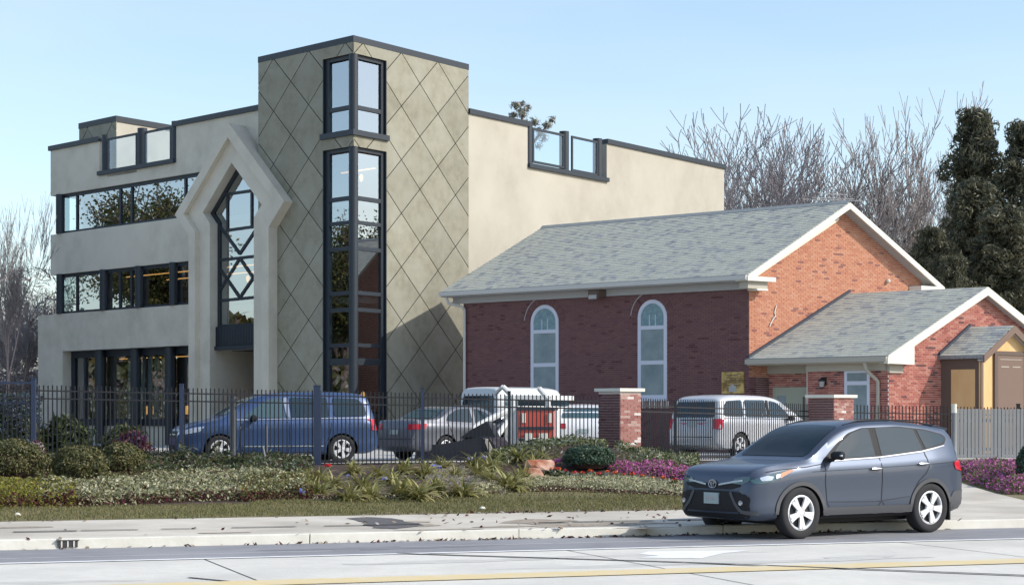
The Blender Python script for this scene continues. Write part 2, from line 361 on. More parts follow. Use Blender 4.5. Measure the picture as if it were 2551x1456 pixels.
b.poly([gp(1592, 1378, .004), gp(1614, 1372, .004), gp(1730, 1370, .004), gp(1872, 1369, .004), gp(1800, 1376, .004), gp(1745, 1389, .004), gp(1588, 1387, .004), gp(1640, 1382, .004)])
tag(b.build('white_arrow', M['white_paint'], loc=(3, 23, 0)), kind='structure')
b = MB(); rj = random.Random(5)
for X_ in (-9.5, -4.9, -.6, 3.9, 8.6):
    b.poly([(X_, 14+SL*X_, .004), (X_+.018, 14+SL*X_, .004), (X_+.018-3.2, 24+SL*(X_-3.2), .004), (X_-3.2, 24+SL*(X_-3.2), .004)])
tag(b.build('slab_joint', M['tar'], loc=(0, 19, 0)), kind='structure')
b = MB()
for k in range(0):
    x0 = rj.uniform(-6, 6); s0 = rj.uniform(20.8, 26.2); L_ = rj.uniform(.8, 2.5); pr_ = None
    for q in range(8):
        p_ = (x0+L_*q/8, s0+rj.uniform(-.03, .03)+.01*q)
        if pr_: b.poly([(pr_[0], pr_[1]+SL*pr_[0], .0075), (p_[0], p_[1]+SL*p_[0], .0075), (p_[0], p_[1]+.025+SL*p_[0], .0075), (pr_[0], pr_[1]+.025+SL*pr_[0], .0075)])
        pr_ = p_
for k in range(10):
    cx_, s0 = rj.uniform(-6, 6), rj.choice((22.6, 25.2, 21.4))+rj.uniform(-.3, .3); l_ = rj.uniform(.5, 2.2); b = MB()
    b.poly([(cx_+math.cos(6.283*i/16)*l_*rj.uniform(.8, 1.1), s0+SL*(cx_+math.cos(6.283*i/16)*l_)+math.sin(6.283*i/16)*.22*rj.uniform(.6, 1.2), .0012+.00022*k) for i in range(16)])
    tag(b.build('road_stain', M['stain'] if s0 < 24 else M['asphalt_dark'], loc=(cx_, s0+SL*cx_, 0)), kind='structure')
# kerb, cast in sections
kerb = empty('kerb', (0, 26.5, 0)); tag(kerb, kind='structure')
kx = -24.0; kerbs = []
while kx < 30:
    x1 = kx+random.choice([2.9, 3.05, 3.2]); b = MB(); g = .008
    q = [(26.5, 0), (26.53, .12), (26.555, .135), (26.66, .135), (26.66, -.1), (26.5, -.1)]
    A = [(kx+g, s+SL*(kx+g), z) for s, z in q]; B = [(x1-g, s+SL*(x1-g), z) for s, z in q]
    b.solid(A, B); b.build('kerb_section', M['kerb'], kerb); kx = x1
b = MB()
for xa, xb, s_ in ((-14, -1.0, 28.1), (.4, 5.5, 27.9)):
    k = xa
    while k < xb:
        L_ = random.uniform(.4, 1.6); s0 = s_+random.uniform(-.03, .03); b.poly(strip(k, s0, k+L_, s0+random.uniform(-.03, .03), random.uniform(.05, .16), .151)); k += L_+random.uniform(0, .5)
tag(b.build('sidewalk_crack', M['tar'], loc=(0, 28, 0)), kind='structure')
def blob(px, z, m, name, n=26, j=.12):
    pts = []
    for i in range(len(px)):
        p, q = gp(*px[i], z), gp(*px[(i+1) % len(px)], z)
        for k in range(4):
            t = k/4; v = p.lerp(q, t)+Vector((random.uniform(-j, j), random.uniform(-j, j)*.5, 0)); pts.append(Vector((v.x, v.y, hgt(v.x, v.y-SL*v.x)+.006)))
    b = MB(); b.poly(pts); return tag(b.build(name, m, loc=pts[0]), kind='structure')
blob([(868, 1287), (918, 1284), (985, 1287), (1050, 1303), (985, 1311), (925, 1309), (905, 1297)], .165, M['patch'], 'asphalt_patch', j=.08)
# drain inlet in the kerb
dr = empty('drain_inlet', gp(220, 1350, .0), 0, 'dark storm drain inlet let into the pale kerb face at left', 'drain')
fr_k = Frame((gp(220, 1350, 0).x, gp(220, 1350, 0).x*SL+26.5), (1, SL), (-SL, 1))
b = MB(); b.fbox(fr_k, -.13, .13, -.012, .02, .02, .105); b.build('opening', M['tar'], dr)
for k in range(3):
    b = MB(); b.fbox(fr_k, -.09+k*.08, -.07+k*.08, -.02, -.012, .02, .105); b.build('bar', M['kerb'], dr)
b = MB(); b.fbox(fr_k, -.15, .15, -.022, .02, .105, .118); b.build('lintel', M['patch'], dr)
# lawn blades
n = 42000; X = RNG.uniform(-11, 6.2, n); s = RNG.uniform(30.85, 33.9, n); P = np.stack([X, s+SL*X, [hgt(a, c)+.018 for a, c in zip(X, s)]], 1)
N_ = RNG.normal(size=(n, 3)); N_[:, 2] *= .15
o = leaves('lawn_grass', P, N_, .055, [M['grass1'], M['grass2'], M['lawn']], loc=(0, 32, .1), aspect=.18, up=3.0); tag(o, 'short mown grass along the sidewalk edge', 'grass', kind='stuff')
for (x_, y_) in ((43, 1287), (1201, 1271)):
    b = MB(); p = gp(x_, y_, .15); b.lathe([(0, .0), (.05, .01), (.06, .04), (.03, .07), (0, .075)], p, n=7)
    tag(b.build('white_stone', M['trim'], loc=p), 'small white stone on the grass at the %s' % ('far left end of the lawn' if x_ < 100 else 'lawn edge in front of the strap-leaf plants'), 'stone')

lawn_extra()
n = 520; X = RNG.uniform(-8, 7, n); s = np.where(RNG.random(n) < .5, RNG.normal(26.42, .05, n), np.where(RNG.random(n) < .5, RNG.normal(30.75, .10, n), RNG.uniform(26.8, 30.7, n)))
X = np.where(RNG.random(n) < .7, RNG.normal(1.5, 2.2, n), X)
P = np.stack([X, s+SL*X, [(.012 if q < 26.5 else hgt(a, q)+.015) for a, q in zip(X, s)]], 1); N_ = RNG.normal(size=(n, 3))*.4+np.array([0, 0, 1])
tag(leaves('fallen_leaves', P, N_, .09, [M['burg'], M['twig'], M['dry'], M['soil']], loc=(0, 28, .1), aspect=.5), 'dead leaves and grit scattered along the kerb and sidewalk', 'litter', kind='stuff')
for (xa, ya, w_, l_, z_) in ((990, 1299, .09, 1.2, 0), (1040, 1306, .12, .7, 0), (1480, 1303, .16, 2.4, 0), (1100, 1315, .05, 1.4, 0), (1250, 1308, .07, .9, 0), (1600, 1310, .06, 1.0, 0), (560, 1323, .04, .8, 0), (60, 1311, .06, .9, 0), (1330, 1296, .2, 1.3, 0)):
    p = gp(xa, ya, .15); b = MB(); pts = []
    for k in range(12): t = 6.283*k/12; pts.append((p.x+math.cos(t)*l_*random.uniform(.35, .55), p.y+SL*math.cos(t)*l_*.5+math.sin(t)*w_*3*random.uniform(.6, 1.2)))
    b.poly([(x, y, hgt(x, y-SL*x)+.005) for x, y in pts]); tag(b.build('dirt_stain', M['walk_dirt'], loc=p), kind='structure')
# ================================================================== MODERN BUILDING
K = ((880-CX)/F*65, 65.0)
MF = Frame(K, (-4545/F, 1), (3375/F, 1))
mod = empty('modern_building', (K[0]-5, 72, .6), 0, 'grey and cream modern building with a pointed portal and a tall tower of diamond panels', 'building')
GZ = .55
S = .41                                              # wings stand back from the tower face
aT = MF.a_of(643, 0); bT = MF.b_of(1167, 0)
zT = MF.z_of(88, 0, 0)
aj = MF.a_of(803.7, 0); bj = MF.b_of(962.9, 0)
zw1t = MF.z_of(132, 0, 0); zw1b = MF.z_of(335.7, 0, 0); zw2t = MF.z_of(363.2, 0, 0); zw2b = MF.z_of(1038, 0, 0)
aE = MF.a_of(126, S); aB = MF.a_of(94.5, S)
zr = MF.z_of(262, MF.a_of(643, S), S)
z3t = MF.z_of(488, aE, S); z3b = MF.z_of(585, aE, S); z2t = MF.z_of(685, aE, S); z2b = MF.z_of(783, aE, S)
ag = MF.a_of(155.6, S); zgt = MF.z_of(874, ag, S)
bE = MF.b_of(1803, 0)
# --- tower walls with diamond panels
PA, PZ = 2.075, 1.945
def clip(poly, x0, x1, z0, z1):
    for ax, lim, sg in ((0, x0, 1), (0, x1, -1), (1, z0, 1), (1, z1, -1)):
        out = []
        for i in range(len(poly)):
            p, q = poly[i], poly[(i+1) % len(poly)]
            dp, dq = (p[ax]-lim)*sg, (q[ax]-lim)*sg
            if dp >= 0: out.append(p)
            if dp*dq < 0:
                t = dp/(dp-dq); out.append((p[0]+(q[0]-p[0])*t, p[1]+(q[1]-p[1])*t))
        poly = out
        if len(poly) < 3: return []
    return poly
def diamond_panels(parent, rects, o0, z0, P_, mapf, gap=.034, nmax=99):
    ex = 1-gap*1.5/P_
    for i in range(-8, 16):
        for j in range(0, 20):
            cx = o0+P_*.5*i; cz = z0-PZ*.5*j
            if (i+j) % 2 == 0: continue
            d = [(cx-P_/2*ex, cz), (cx, cz-PZ/2*ex), (cx+P_/2*ex, cz), (cx, cz+PZ/2*ex)]
            mb = MB()
            for (x0, x1, za, zb) in rects:
                c = clip(d, x0, x1, za, zb)
                if len(c) >= 3: mb.solid([mapf(p[0], p[1], .035) for p in c], [mapf(p[0], p[1], 0) for p in c])
            if mb.f: mb.build('panel', M['panel'], parent)
wb = MB()
# left face backing
JB = .035
wb.fbox(MF, aj, aT, JB, .4, 0, zT-.22); wb.fbox(MF, JB, aj, JB, .33, zw1t, zT-.22); wb.fbox(MF, JB, aj, JB, .33, zw2t, zw1b); wb.fbox(MF, JB, aj, JB, .33, 0, zw2b)
wb.fbox(MF, JB, .4, bj, bT-.002, 0, zT-.221); wb.fbox(MF, .036, .33, .331, bj, zw1t+.001, zT-.221); wb.fbox(MF, .036, .33, .331, bj, zw2t+.001, zw1b-.001); wb.fbox(MF, .036, .33, .331, bj, 0, zw2b-.001)
wb.fbox(MF, aT-.3, aT-.002, .401, bT, zr-1.2, zT-.222); wb.fbox(MF, .4, aT-.3, bT-.3, bT-.003, zr-1.2, zT-.222)
tw = wb.build('tower_wall', M['joint'], mod)
diamond_panels(tw, [(aj+.003, aT, GZ, zT-.222), (0, aj+.003, zw1t, zT-.222), (0, aj+.003, zw2t, zw1b)], MF.a_of(680.9, 0), 14.97, PA, lambda u, z, d: MF.w(u, d, z))
diamond_panels(tw, [(bj+.003, bT, GZ, zT-.222), (0, bj+.003, zw1t, zT-.222), (0, bj+.003, zw2t, zw1b)], MF.b_of(999.7, 0), 14.97, 2.125, lambda v, z, d: MF.w(d, v, z))
b = MB(); b.fbox(MF, -.012, aT+.01, -.012, bT+.01, zT-.22, zT); b.build('coping', M['coping'], mod)
# corner windows
def corner_window(zb, zt, bars, lip):
    w = MB(); G = .17
    # frames left face (plane b = G) and right face (plane a = G)
    for zz0, zz1 in [(zb, zb+.14), (zt-.14, zt)]+[(z-h/2, z+h/2) for z, h in bars]:
        w.fbox(MF, .12, aj-.001, G-.06, G+.05, zz0, zz1); w.fbox(MF, G-.061, G+.049, .12, bj-.001, zz0+.001, zz1-.001)
    w.fbox(MF, aj-.26, aj-.002, G-.07, G+.06, zb, zt); w.fbox(MF, .15, .30, G-.07, G+.06, zb, zt)
    w.fbox(MF, G-.07, G+.06, bj-.20, bj-.002, zb, zt); w.fbox(MF, G-.071, G+.061, .15, .30, zb, zt)
    w.fbox(MF, aj-.035, aj-.001, .0, G-.07, zb, zt); w.fbox(MF, .0, G-.07, bj-.035, bj-.001, zb, zt)
    fr = w.build('window_frame', M['dark'], mod)
    cuts = [zb+.14]+[z for z, h in sorted(bars)]+[zt-.14]
    for k in range(len(cuts)-1):
        g = MB(); g.fbox(MF, .30, aj-.26, G, G+.012, cuts[k]+.05, cuts[k+1]-.05); g.build('pane', M['window_glass'], fr)
        g = MB(); g.fbox(MF, G, G+.012, .30, bj-.20, cuts[k]+.05, cuts[k+1]-.05); g.build('pane', M['window_glass'], fr)
    c = MB(); c.tube(MF.w(.15, .15, zb), MF.w(.15, .15, zt), .165, n=28); c.build('column', M['dark'], fr, smooth=True)
    if lip:
        l = MB(); l.fbox(MF, -.10, aj+.08, -.10, .10, zb-.005, zb+.19); l.fbox(MF, -.098, .10, .1, bj+.08, zb-.004, zb+.188); l.build('sill', M['coping'], fr)
ybar = lambda y: MF.z_of(y, MF.a_of(864, 0), 0)
corner_window(zw1b, zw1t, [(ybar(266), .15)], True)
corner_window(zw2b, zw2t, [(ybar(492), .15), (ybar(552.3), .13), (ybar(617), .14), (ybar(728), .14), (ybar(770), .14), (ybar(858.4), .13), (ybar(899.6), .24)], False)
# --- wings: walls
wl = MB(); bk = S+.3
aN0 = MF.a_of(248, S); aN1 = MF.a_of(436, S); zN = MF.z_of(437, MF.a_of(245, S), S)
aP = MF.a_of(500, S)
CO = .17
def outline_wall(mb, pts, b0, b1): mb.solid([MF.w(a, b0, z) for a, z in pts], [MF.w(a, b1, z) for a, z in pts])
mid = MF.az(572, 368, S)
outline_wall(wl, [(aE, z3t), (aE, zr-CO), (aN0, zr-CO), (aN0, zN), (aN1, zN), (aN1, zr-CO), (aT-.1, zr-CO), (aT-.1, MF.z_of(440, aT, S)), mid, MF.az(500, 433, S), (aP, z3t)], S, bk)
wl.fbox(MF, MF.a_of(490, S), aE, S, bk, z2t, z3b)
wl.fbox(MF, MF.a_of(490, S), aE, S, bk, zgt, z2b-.001); wl.fbox(MF, aE, aB, S, bk+3, zgt, z2b); wl.fbox(MF, ag, aB, S, bk+3, 0, zgt)
zsill = MF.z_of(1059, MF.a_of(300, S+.5), S+.5)
wl.fbox(MF, MF.a_of(490, S), ag, S+.55, S+.75, 0, zsill)
wl.fbox(MF, ag-.01, ag+.2, S+.3, S+.8, 0, zgt+.1)
wl.fbox(MF, MF.a_of(490, S), ag, S+.3, S+.8, zgt, zgt+.25)
# far ends and back
wl.fbox(MF, aE-.3, aE, bk, 20, z3t, zr-CO); wl.fbox(MF, aE-.3, aE, bk, 20, z2t, z3b); wl.fbox(MF, aE-.3, aE, 2, 20, 0, zr-.3)
wing = wl.build('left_wing_wall', M['plaster'], mod)
wr = MB()
bN0 = MF.b_of(1316, 0); bN1 = MF.b_of(1511, 0); zN2 = MF.z_of(416, bN0*0, bN0)
pts = [(bT, 0), (bE, 0), (bE, zr-CO), (bN1, zr-CO), (bN1, zN2), (bN0, zN2), (bN0, zr-CO), (bT, zr-CO)]
wr.solid([MF.w(0, p, z) for p, z in pts], [MF.w(.3, p, z) for p, z in pts])
wr.fbox(MF, .3, aE, bE-.3, bE, 0, zr-1.5)
wr.build('right_wing_wall', M['cream'], mod)
dk = MB(); dk.fbox(MF, .3, aE-.3, bk, bE-.3, zr-2.1, zr-1.9); dk.build('roof_deck', M['slab'], mod)
def coping(a0, a1, b0, b1, z=None):
    z = z or zr; c = MB(); c.fbox(MF, a0, a1, b0, b1, z-.20, z); c.build('coping', M['coping'], mod)
coping(aN0-.03, aE+.09, S-.09, bk+.08); coping(aT, aN1+.03, S-.09, bk+.08); coping(-.08, .38, bT+.002, bN0+.02); coping(-.08, .38, bN1-.02, bE+.08)
for fr_, a0, a1, zz in ((0, aN1-.02, aN0+.06, zN), (1, bN0-.03, bN1+.06, zN2)):
    c = MB()
    if fr_ == 0: c.fbox(MF, a0, a1, S-.12, bk+.05, zz-.02, zz+.15)
    else: c.fbox(MF, -.12, .35, a0, a1, zz-.02, zz+.15)
    c.build('coping', M['coping'], mod)
# roof rails with glass
def rail(name, fx, posts, frames, lab):
    r = MB()
    for (u, zt, zb) in posts:
        p = MB(); p.tube(fx(u, zb, .12), fx(u, zt, .12), .2, n=24); p.build('post', M['dark'], mod, smooth=True)
    for (u0, u1, z0, z1) in frames:
        w = MB(); t = .09
        for (x0, x1, a, c) in ((u0, u1, z0, z0+t), (u0, u1, z1-t, z1), (u0, u0+t, z0+t, z1-t), (u1-t, u1, z0+t, z1-t)):
            w.solid([fx(x0, a, .0), fx(x1, a, .0), fx(x1, c, .0), fx(x0, c, .0)], [fx(x0, a, .07), fx(x1, a, .07), fx(x1, c, .07), fx(x0, c, .07)])
        f_ = w.build('railing_frame', M['dark'], mod)
        g = MB(); g.solid([fx(u0+t, z0+t, .03), fx(u1-t, z0+t, .03), fx(u1-t, z1-t, .03), fx(u0+t, z1-t, .03)], [fx(u0+t, z0+t, .042), fx(u1-t, z0+t, .042), fx(u1-t, z1-t, .042), fx(u0+t, z1-t, .042)])
        g.build('pane', M['rail_glass'], f_)
lx = lambda u, z, d: MF.w(u, S+d, z)
A_ = lambda x: MF.a_of(x, S); zA = lambda x, y: MF.z_of(y, MF.a_of(x, S), S)
rail('rail', lx, [(A_(260)-.12*0, zA(260, 336), zN), (A_(349), zA(349, 319), zN), (A_(434), zA(434, 302), zN)],
     [(A_(340.3), A_(267.5), zA(268, 441), zA(268, 344.5)), (A_(425.7), A_(358.5), zA(359, 416), zA(359, 327.5))], '')
rx = lambda u, z, d: MF.w(d, u, z)
B_ = lambda x: MF.b_of(x, 0); zB = lambda x, y: MF.z_of(y, 0, MF.b_of(x, 0))
rail('rail', rx, [(B_(1319), zB(1319, 305), zN2), (B_(1410), zB(1410, 327), zN2), (B_(1493), zB(1493, 345), zN2)],
     [(B_(1327.5), B_(1406), zB(1330, 405.5), zB(1330, 318)), (B_(1424.5), B_(1489), zB(1425, 426), zB(1425, 338))], '')
# stair tower on the roof
c0, d0 = 16.9, 1.25
dz = MF.z_of(288, c0, d0); dw = MF.a_of(197, d0)
b = MB(); b.fbox(MF, c0+.035, dw, d0+.035, 8, zr-1.9, dz-.24); st = b.build('stair_tower_wall', [M['cream']], mod)
def sp(u, z, d): return MF.w(u, d0+d, z)
diamond_panels(st, [(c0, dw, zr-1.5, dz-.24)], MF.a_of(277, d0)-.05, dz-.3, 1.9, sp, gap=.045)
b = MB(); b.fbox(MF, c0-.015, dw+.03, d0-.02, 8.03, dz-.24, dz); b.build('coping', M['coping'], mod)
# --- window strips on the left wing
def strip_windows(z0, z1, cols, mull, a_in, gb, pane_m, colr=.17, cb=.12, fw=.10):
    w = MB(); aL = MF.a_of(160, gb)
    aw = aE-.35
    w.fbox(MF, a_in, aw, gb-.05, gb+.06, z0, z0+fw); w.fbox(MF, a_in, aw, gb-.05, gb+.06, z1-fw*1.4, z1)
    ms = [MF.a_of(x, gb) for x in mull]
    for a in ms: w.fbox(MF, a-.06, a+.06, gb-.05, gb+.06, z0+fw, z1-fw)
    w.fbox(MF, aw-.2, aw, gb-.05, gb+.06, z0, z1)
    f_ = w.build('window_frame', M['dark'], mod)
    for x in cols:
        a = MF.a_of(x, gb-.1); c = MB(); c.tube(MF.w(a, gb-.12, z0), MF.w(a, gb-.12, z1), colr, n=24); c.build('column', M['dark'], f_, smooth=True)
    edges = sorted([a_in]+ms+[aw-.2])
    for k in range(len(edges)-1):
        g = MB(); g.fbox(MF, edges[k]+.06, edges[k+1]-.06, gb, gb+.012, z0+fw, z1-fw*1.4); g.build('pane', pane_m, f_)
strip_windows(z3b, z3t, [151], [193, 301, 329.5, 463], MF.a_of(500, S), S+.16, M['window_glass'], .19)
strip_windows(z2b, z2t, [151, 259, 347.5, 433], [193, 300, 328.5], MF.a_of(490, S), S+.16, M['window_glass'], .17)
# ground floor
w = MB(); gb = S+.55; a0 = MF.a_of(490, S); z0 = zsill; z1 = zgt
w.fbox(MF, a0, ag, gb-.08, gb+.06, z0, z0+.28); w.fbox(MF, a0, ag, gb-.08, gb+.06, z1-.3, z1)
w.fbox(MF, ag-.3, ag, gb-.08, gb+.06, z0+.28, z1-.3)
for x in (218, 337.5, 423, 305): pass
ms = [MF.a_of(x, gb) for x in (214, 258, 345, 432)]
for a in ms: w.fbox(MF, a-.07, a+.07, gb-.08, gb+.06, z0+.28, z1-.3)
f_ = w.build('window_frame', M['dark'], mod)
for x in (248.5, 337, 423):
    a = MF.a_of(x, gb-.3); c = MB(); c.tube(MF.w(a, gb-.3, 0), MF.w(a, gb-.3, z1), .2, n=24); c.build('column', M['dark'], f_, smooth=True)
edges = sorted([a0]+ms+[ag-.3])
for k in range(len(edges)-1):
    g = MB(); g.fbox(MF, edges[k]+.07, edges[k+1]-.07, gb, gb+.012, z0+.28, z1-.3); g.build('pane', M['window_glass'], f_)
# --- the pointed portal
def P7(pl, b, zb=GZ-.2):
    q = [MF.az(x, y, b) for x, y in pl]; return [(q[0][0], zb)]+q+[(q[-1][0], zb)]
D1, D2, D3 = -.46, -.23, .23
O1 = P7([(469.3, 585.2), (434.9, 534.7), (569.4, 306.7), (707.6, 500.3), (668.7, 565.7)], D1)
I1 = P7([(485.3, 576), (456.7, 532.5), (566.7, 341.8), (682.9, 502.7), (651, 551)], D1)
I2 = P7([(522.4, 556.5), (504.8, 529), (576.5, 405.3), (651.5, 510), (632, 541.6)], D2)
def band(o_, i_, b0, b1, name, m, parent):
    mb = MB(); n = len(o_); k = 0
    for b_ in (b0, b1):
        for p in o_: mb.v.append(tuple(MF.w(p[0], b_, p[1])))
        for p in i_: mb.v.append(tuple(MF.w(p[0], b_, p[1])))
    for i in range(n-1):
        mb.f += [(i, i+1, n+i+1, n+i), (2*n+i, 3*n+i, 3*n+i+1, 2*n+i+1), (i, 2*n+i, 2*n+i+1, i+1), (n+i, n+i+1, 3*n+i+1, 3*n+i)]
    mb.f += [(0, n, 3*n, 2*n), (n-1, 3*n-1, 4*n-1, 2*n-1)]; mb.m = [0]*len(mb.f)
    return mb.build(name, m, parent)
band(O1, I1, D1, S+.05, 'portal_outer_frame', M['plaster'], mod)
band(I1, I2, D2, S+.28, 'portal_inner_frame', M['plaster'], mod)
def shrink(path, d):
    out = []; n = len(path)
    for i in range(n):
        p = Vector(path[i]); ds = []
        if i > 0: e = (p-Vector(path[i-1])).normalized(); ds.append(Vector((e.y, -e.x)))
        if i < n-1: e = (Vector(path[i+1])-p).normalized(); ds.append(Vector((e.y, -e.x)))
        m_ = sum(ds, Vector((0, 0)))/len(ds); m_ = m_/max(.25, m_.length_squared); out.append(tuple(p+m_*d*SG))
    return out
zwb = MF.z_of(812, MF.a_of(597, D3), D3)
W0 = [(a, max(z, zwb)) for a, z in I2]
ca = sum(p[0] for p in I2)/7
SG = 1
t_ = shrink(W0, .1)
if abs(t_[2][0]-ca) > abs(W0[2][0]-ca): SG = -1
W1 = shrink(W0, .15); W1[0] = (W1[0][0], zwb); W1[-1] = (W1[-1][0], zwb)
pw = band(W0, W1, D3-.05, D3+.06, 'portal_window_frame', M['dark'], mod)
g = MB(); g.solid([MF.w(a, D3, z) for a, z in W1], [MF.w(a, D3+.012, z) for a, z in W1]); g.build('pane', M['window_glass'], pw)
def pbar(p, q, t=.11):
    p = Vector(MF.az(*p, D3)); q = Vector(MF.az(*q, D3)); d = (q-p).normalized(); n_ = Vector((-d.y, d.x))*t/2
    c = [p-n_, q-n_, q+n_, p+n_]; m_ = MB(); m_.solid([MF.w(a, D3-.045, z) for a, z in c], [MF.w(a, D3-.003, z) for a, z in c]); m_.build('glazing_bar', M['dark'], pw)
for p, q in [((556, 485), (635, 474)), ((567, 485), (567, 574)), ((627.5, 474), (627.5, 563)), ((564, 574), (650, 562)), ((545, 560), (597.5, 632)), ((597.5, 632), (652, 550)),
             ((545, 648), (655, 636)), ((545, 749), (655, 738)), ((545, 665), (597.5, 741)), ((597.5, 741), (652, 660)), ((597.5, 643), (652, 722)), ((597.5, 643), (545, 728)), ((545, 812), (655, 806))]: pbar(p, q)
# balcony front, ribbed
a1, a2 = MF.a_of(533, .1), MF.a_of(655, .1)
zb0 = MF.z_of(866, MF.a_of(600, .05), .05); zb1 = zwb
b = MB(); b.fbox(MF, a2, a1, .1, .3, zb0+.02, zb1+.02); bal = b.build('balcony_front', M['dark'], mod)
k = a2
while k < a1-.05:
    r_ = MB(); r_.fbox(MF, k, k+.075, .07, .1, zb0+.12, zb1+.015); r_.build('rib', M['dark'], bal); k += .1
b = MB(); b.fbox(MF, a2, a1+.05, .0, .3, zb0-.05, zb0+.10); b.build('lip', M['coping'], bal)
# passage below the balcony
b = MB(); aL, aR = I2[0][0], I2[-1][0]
b.fbox(MF, aL, aL+.3, S+.28, 4, 0, zb0+.1); b.fbox(MF, aR-.3, aR, S+.28, 4, 0, zb0+.1); b.fbox(MF, aR, aL, S+.28, 4, zb0-.04, zb0+.1); b.build('passage_wall', M['plaster'], mod)
b = MB(); b.fbox(MF, aR, aL, 3.6, 3.8, 0, zb0); b.fbox(MF, aR+.3, aL-.3, S+.3, 3.6, zb0-.06, zb0-.042); b.build('passage_end', M['dark'], mod)  # dark end wall and ceiling sheet stand in for the passage shade
b = MB(); b.fbox(MF, aR+.5, aL-.7, 3.5, 3.6, GZ, GZ+2.3); b.build('door', M['dark'], mod)
# --- interior
b = MB()
for z in (z2b-.35, z3b-.35, zr-1.95): b.fbox(MF, .42, aE-.35, .72, 9, z, z+.2)
b.build('floor_slab', M['slab'], mod)
for z in (z3b-.35, zw2t+.05, MF.z_of(899.6, 0, 0)-.1):
    c = MB(); c.fbox(MF, .42, aT-.4, .42, .719 if z == z3b-.35 else 5, z, z+.2); c.build('floor_slab', M['slab'], mod)
b = MB(); b.fbox(MF, .4, aE-.4, 6.0, 6.2, 0, zr-2); b.fbox(MF, 6.2, 6.4, .75, 6, 0, zr-2); b.fbox(MF, 3.9, 4.0, 2.5, 6, 0, zr-2); b.build('interior_wall', M['inside'], mod)
for (a0_, a1_, bb, z) in ((8, 18, 2.6, z2t-.12), (8.5, 18, 2.2, zgt-.35), (.9, 2.8, 2.0, zw2t-.5), (8, 16, 3.4, z2t-.3), (.8, 3.5, 1.5, MF.z_of(1000, 0, 0)), (6.8, 7.6, 1.8, 6.4)):
    b = MB(); b.fbox(MF, a0_, a1_, bb, bb+.10, z, z+.035); b.build('light_strip', M['glow'], mod)
for (a_, b_, z) in ((1.2, 1.6, 10.4), (.7, 1.2, MF.z_of(984, 0, 0)), (11.5, 2, 3.1), (9, 2.4, 7.2), (13.6, 1.9, 7.0)):
    p = MF.w(a_, b_, z); b = MB(); b.lathe([(0, .16), (.05, .14), (.075, .06), (.06, -.06), (.02, -.12), (0, -.13)], p, n=12); b.build('pendant_lamp', M['glow'], mod, smooth=True)
for (a_, b_, w_) in ((9.4, 1.9, .9), (12.5, 2.2, 1.1), (15.5, 2.0, .9), (7.6, 1.7, .6)):
    b = MB(); b.fbox(MF, a_, a_+w_, b_, b_+.6, .6, 1.75); b.fbox(MF, a_, a_+w_, b_+.45, b_+.6, 1.75, 2.35); b.build('booth_seat', M['wood_in'], mod)
    b = MB(); b.fbox(MF, a_, a_+w_, b_+.44, b_+.45, 1.85, 2.2); b.build('lamplight_panel', M['glow'], mod)  # glowing sheet, no lamp: imitates warm light falling on the seat back
for k in range(7):
    a_ = 13.2+k*.5; b = MB(); b.fbox(MF, a_, a_+.3, 1.6, 1.66, .9, zgt-.3); b.build('curtain', M['curtain'], mod)
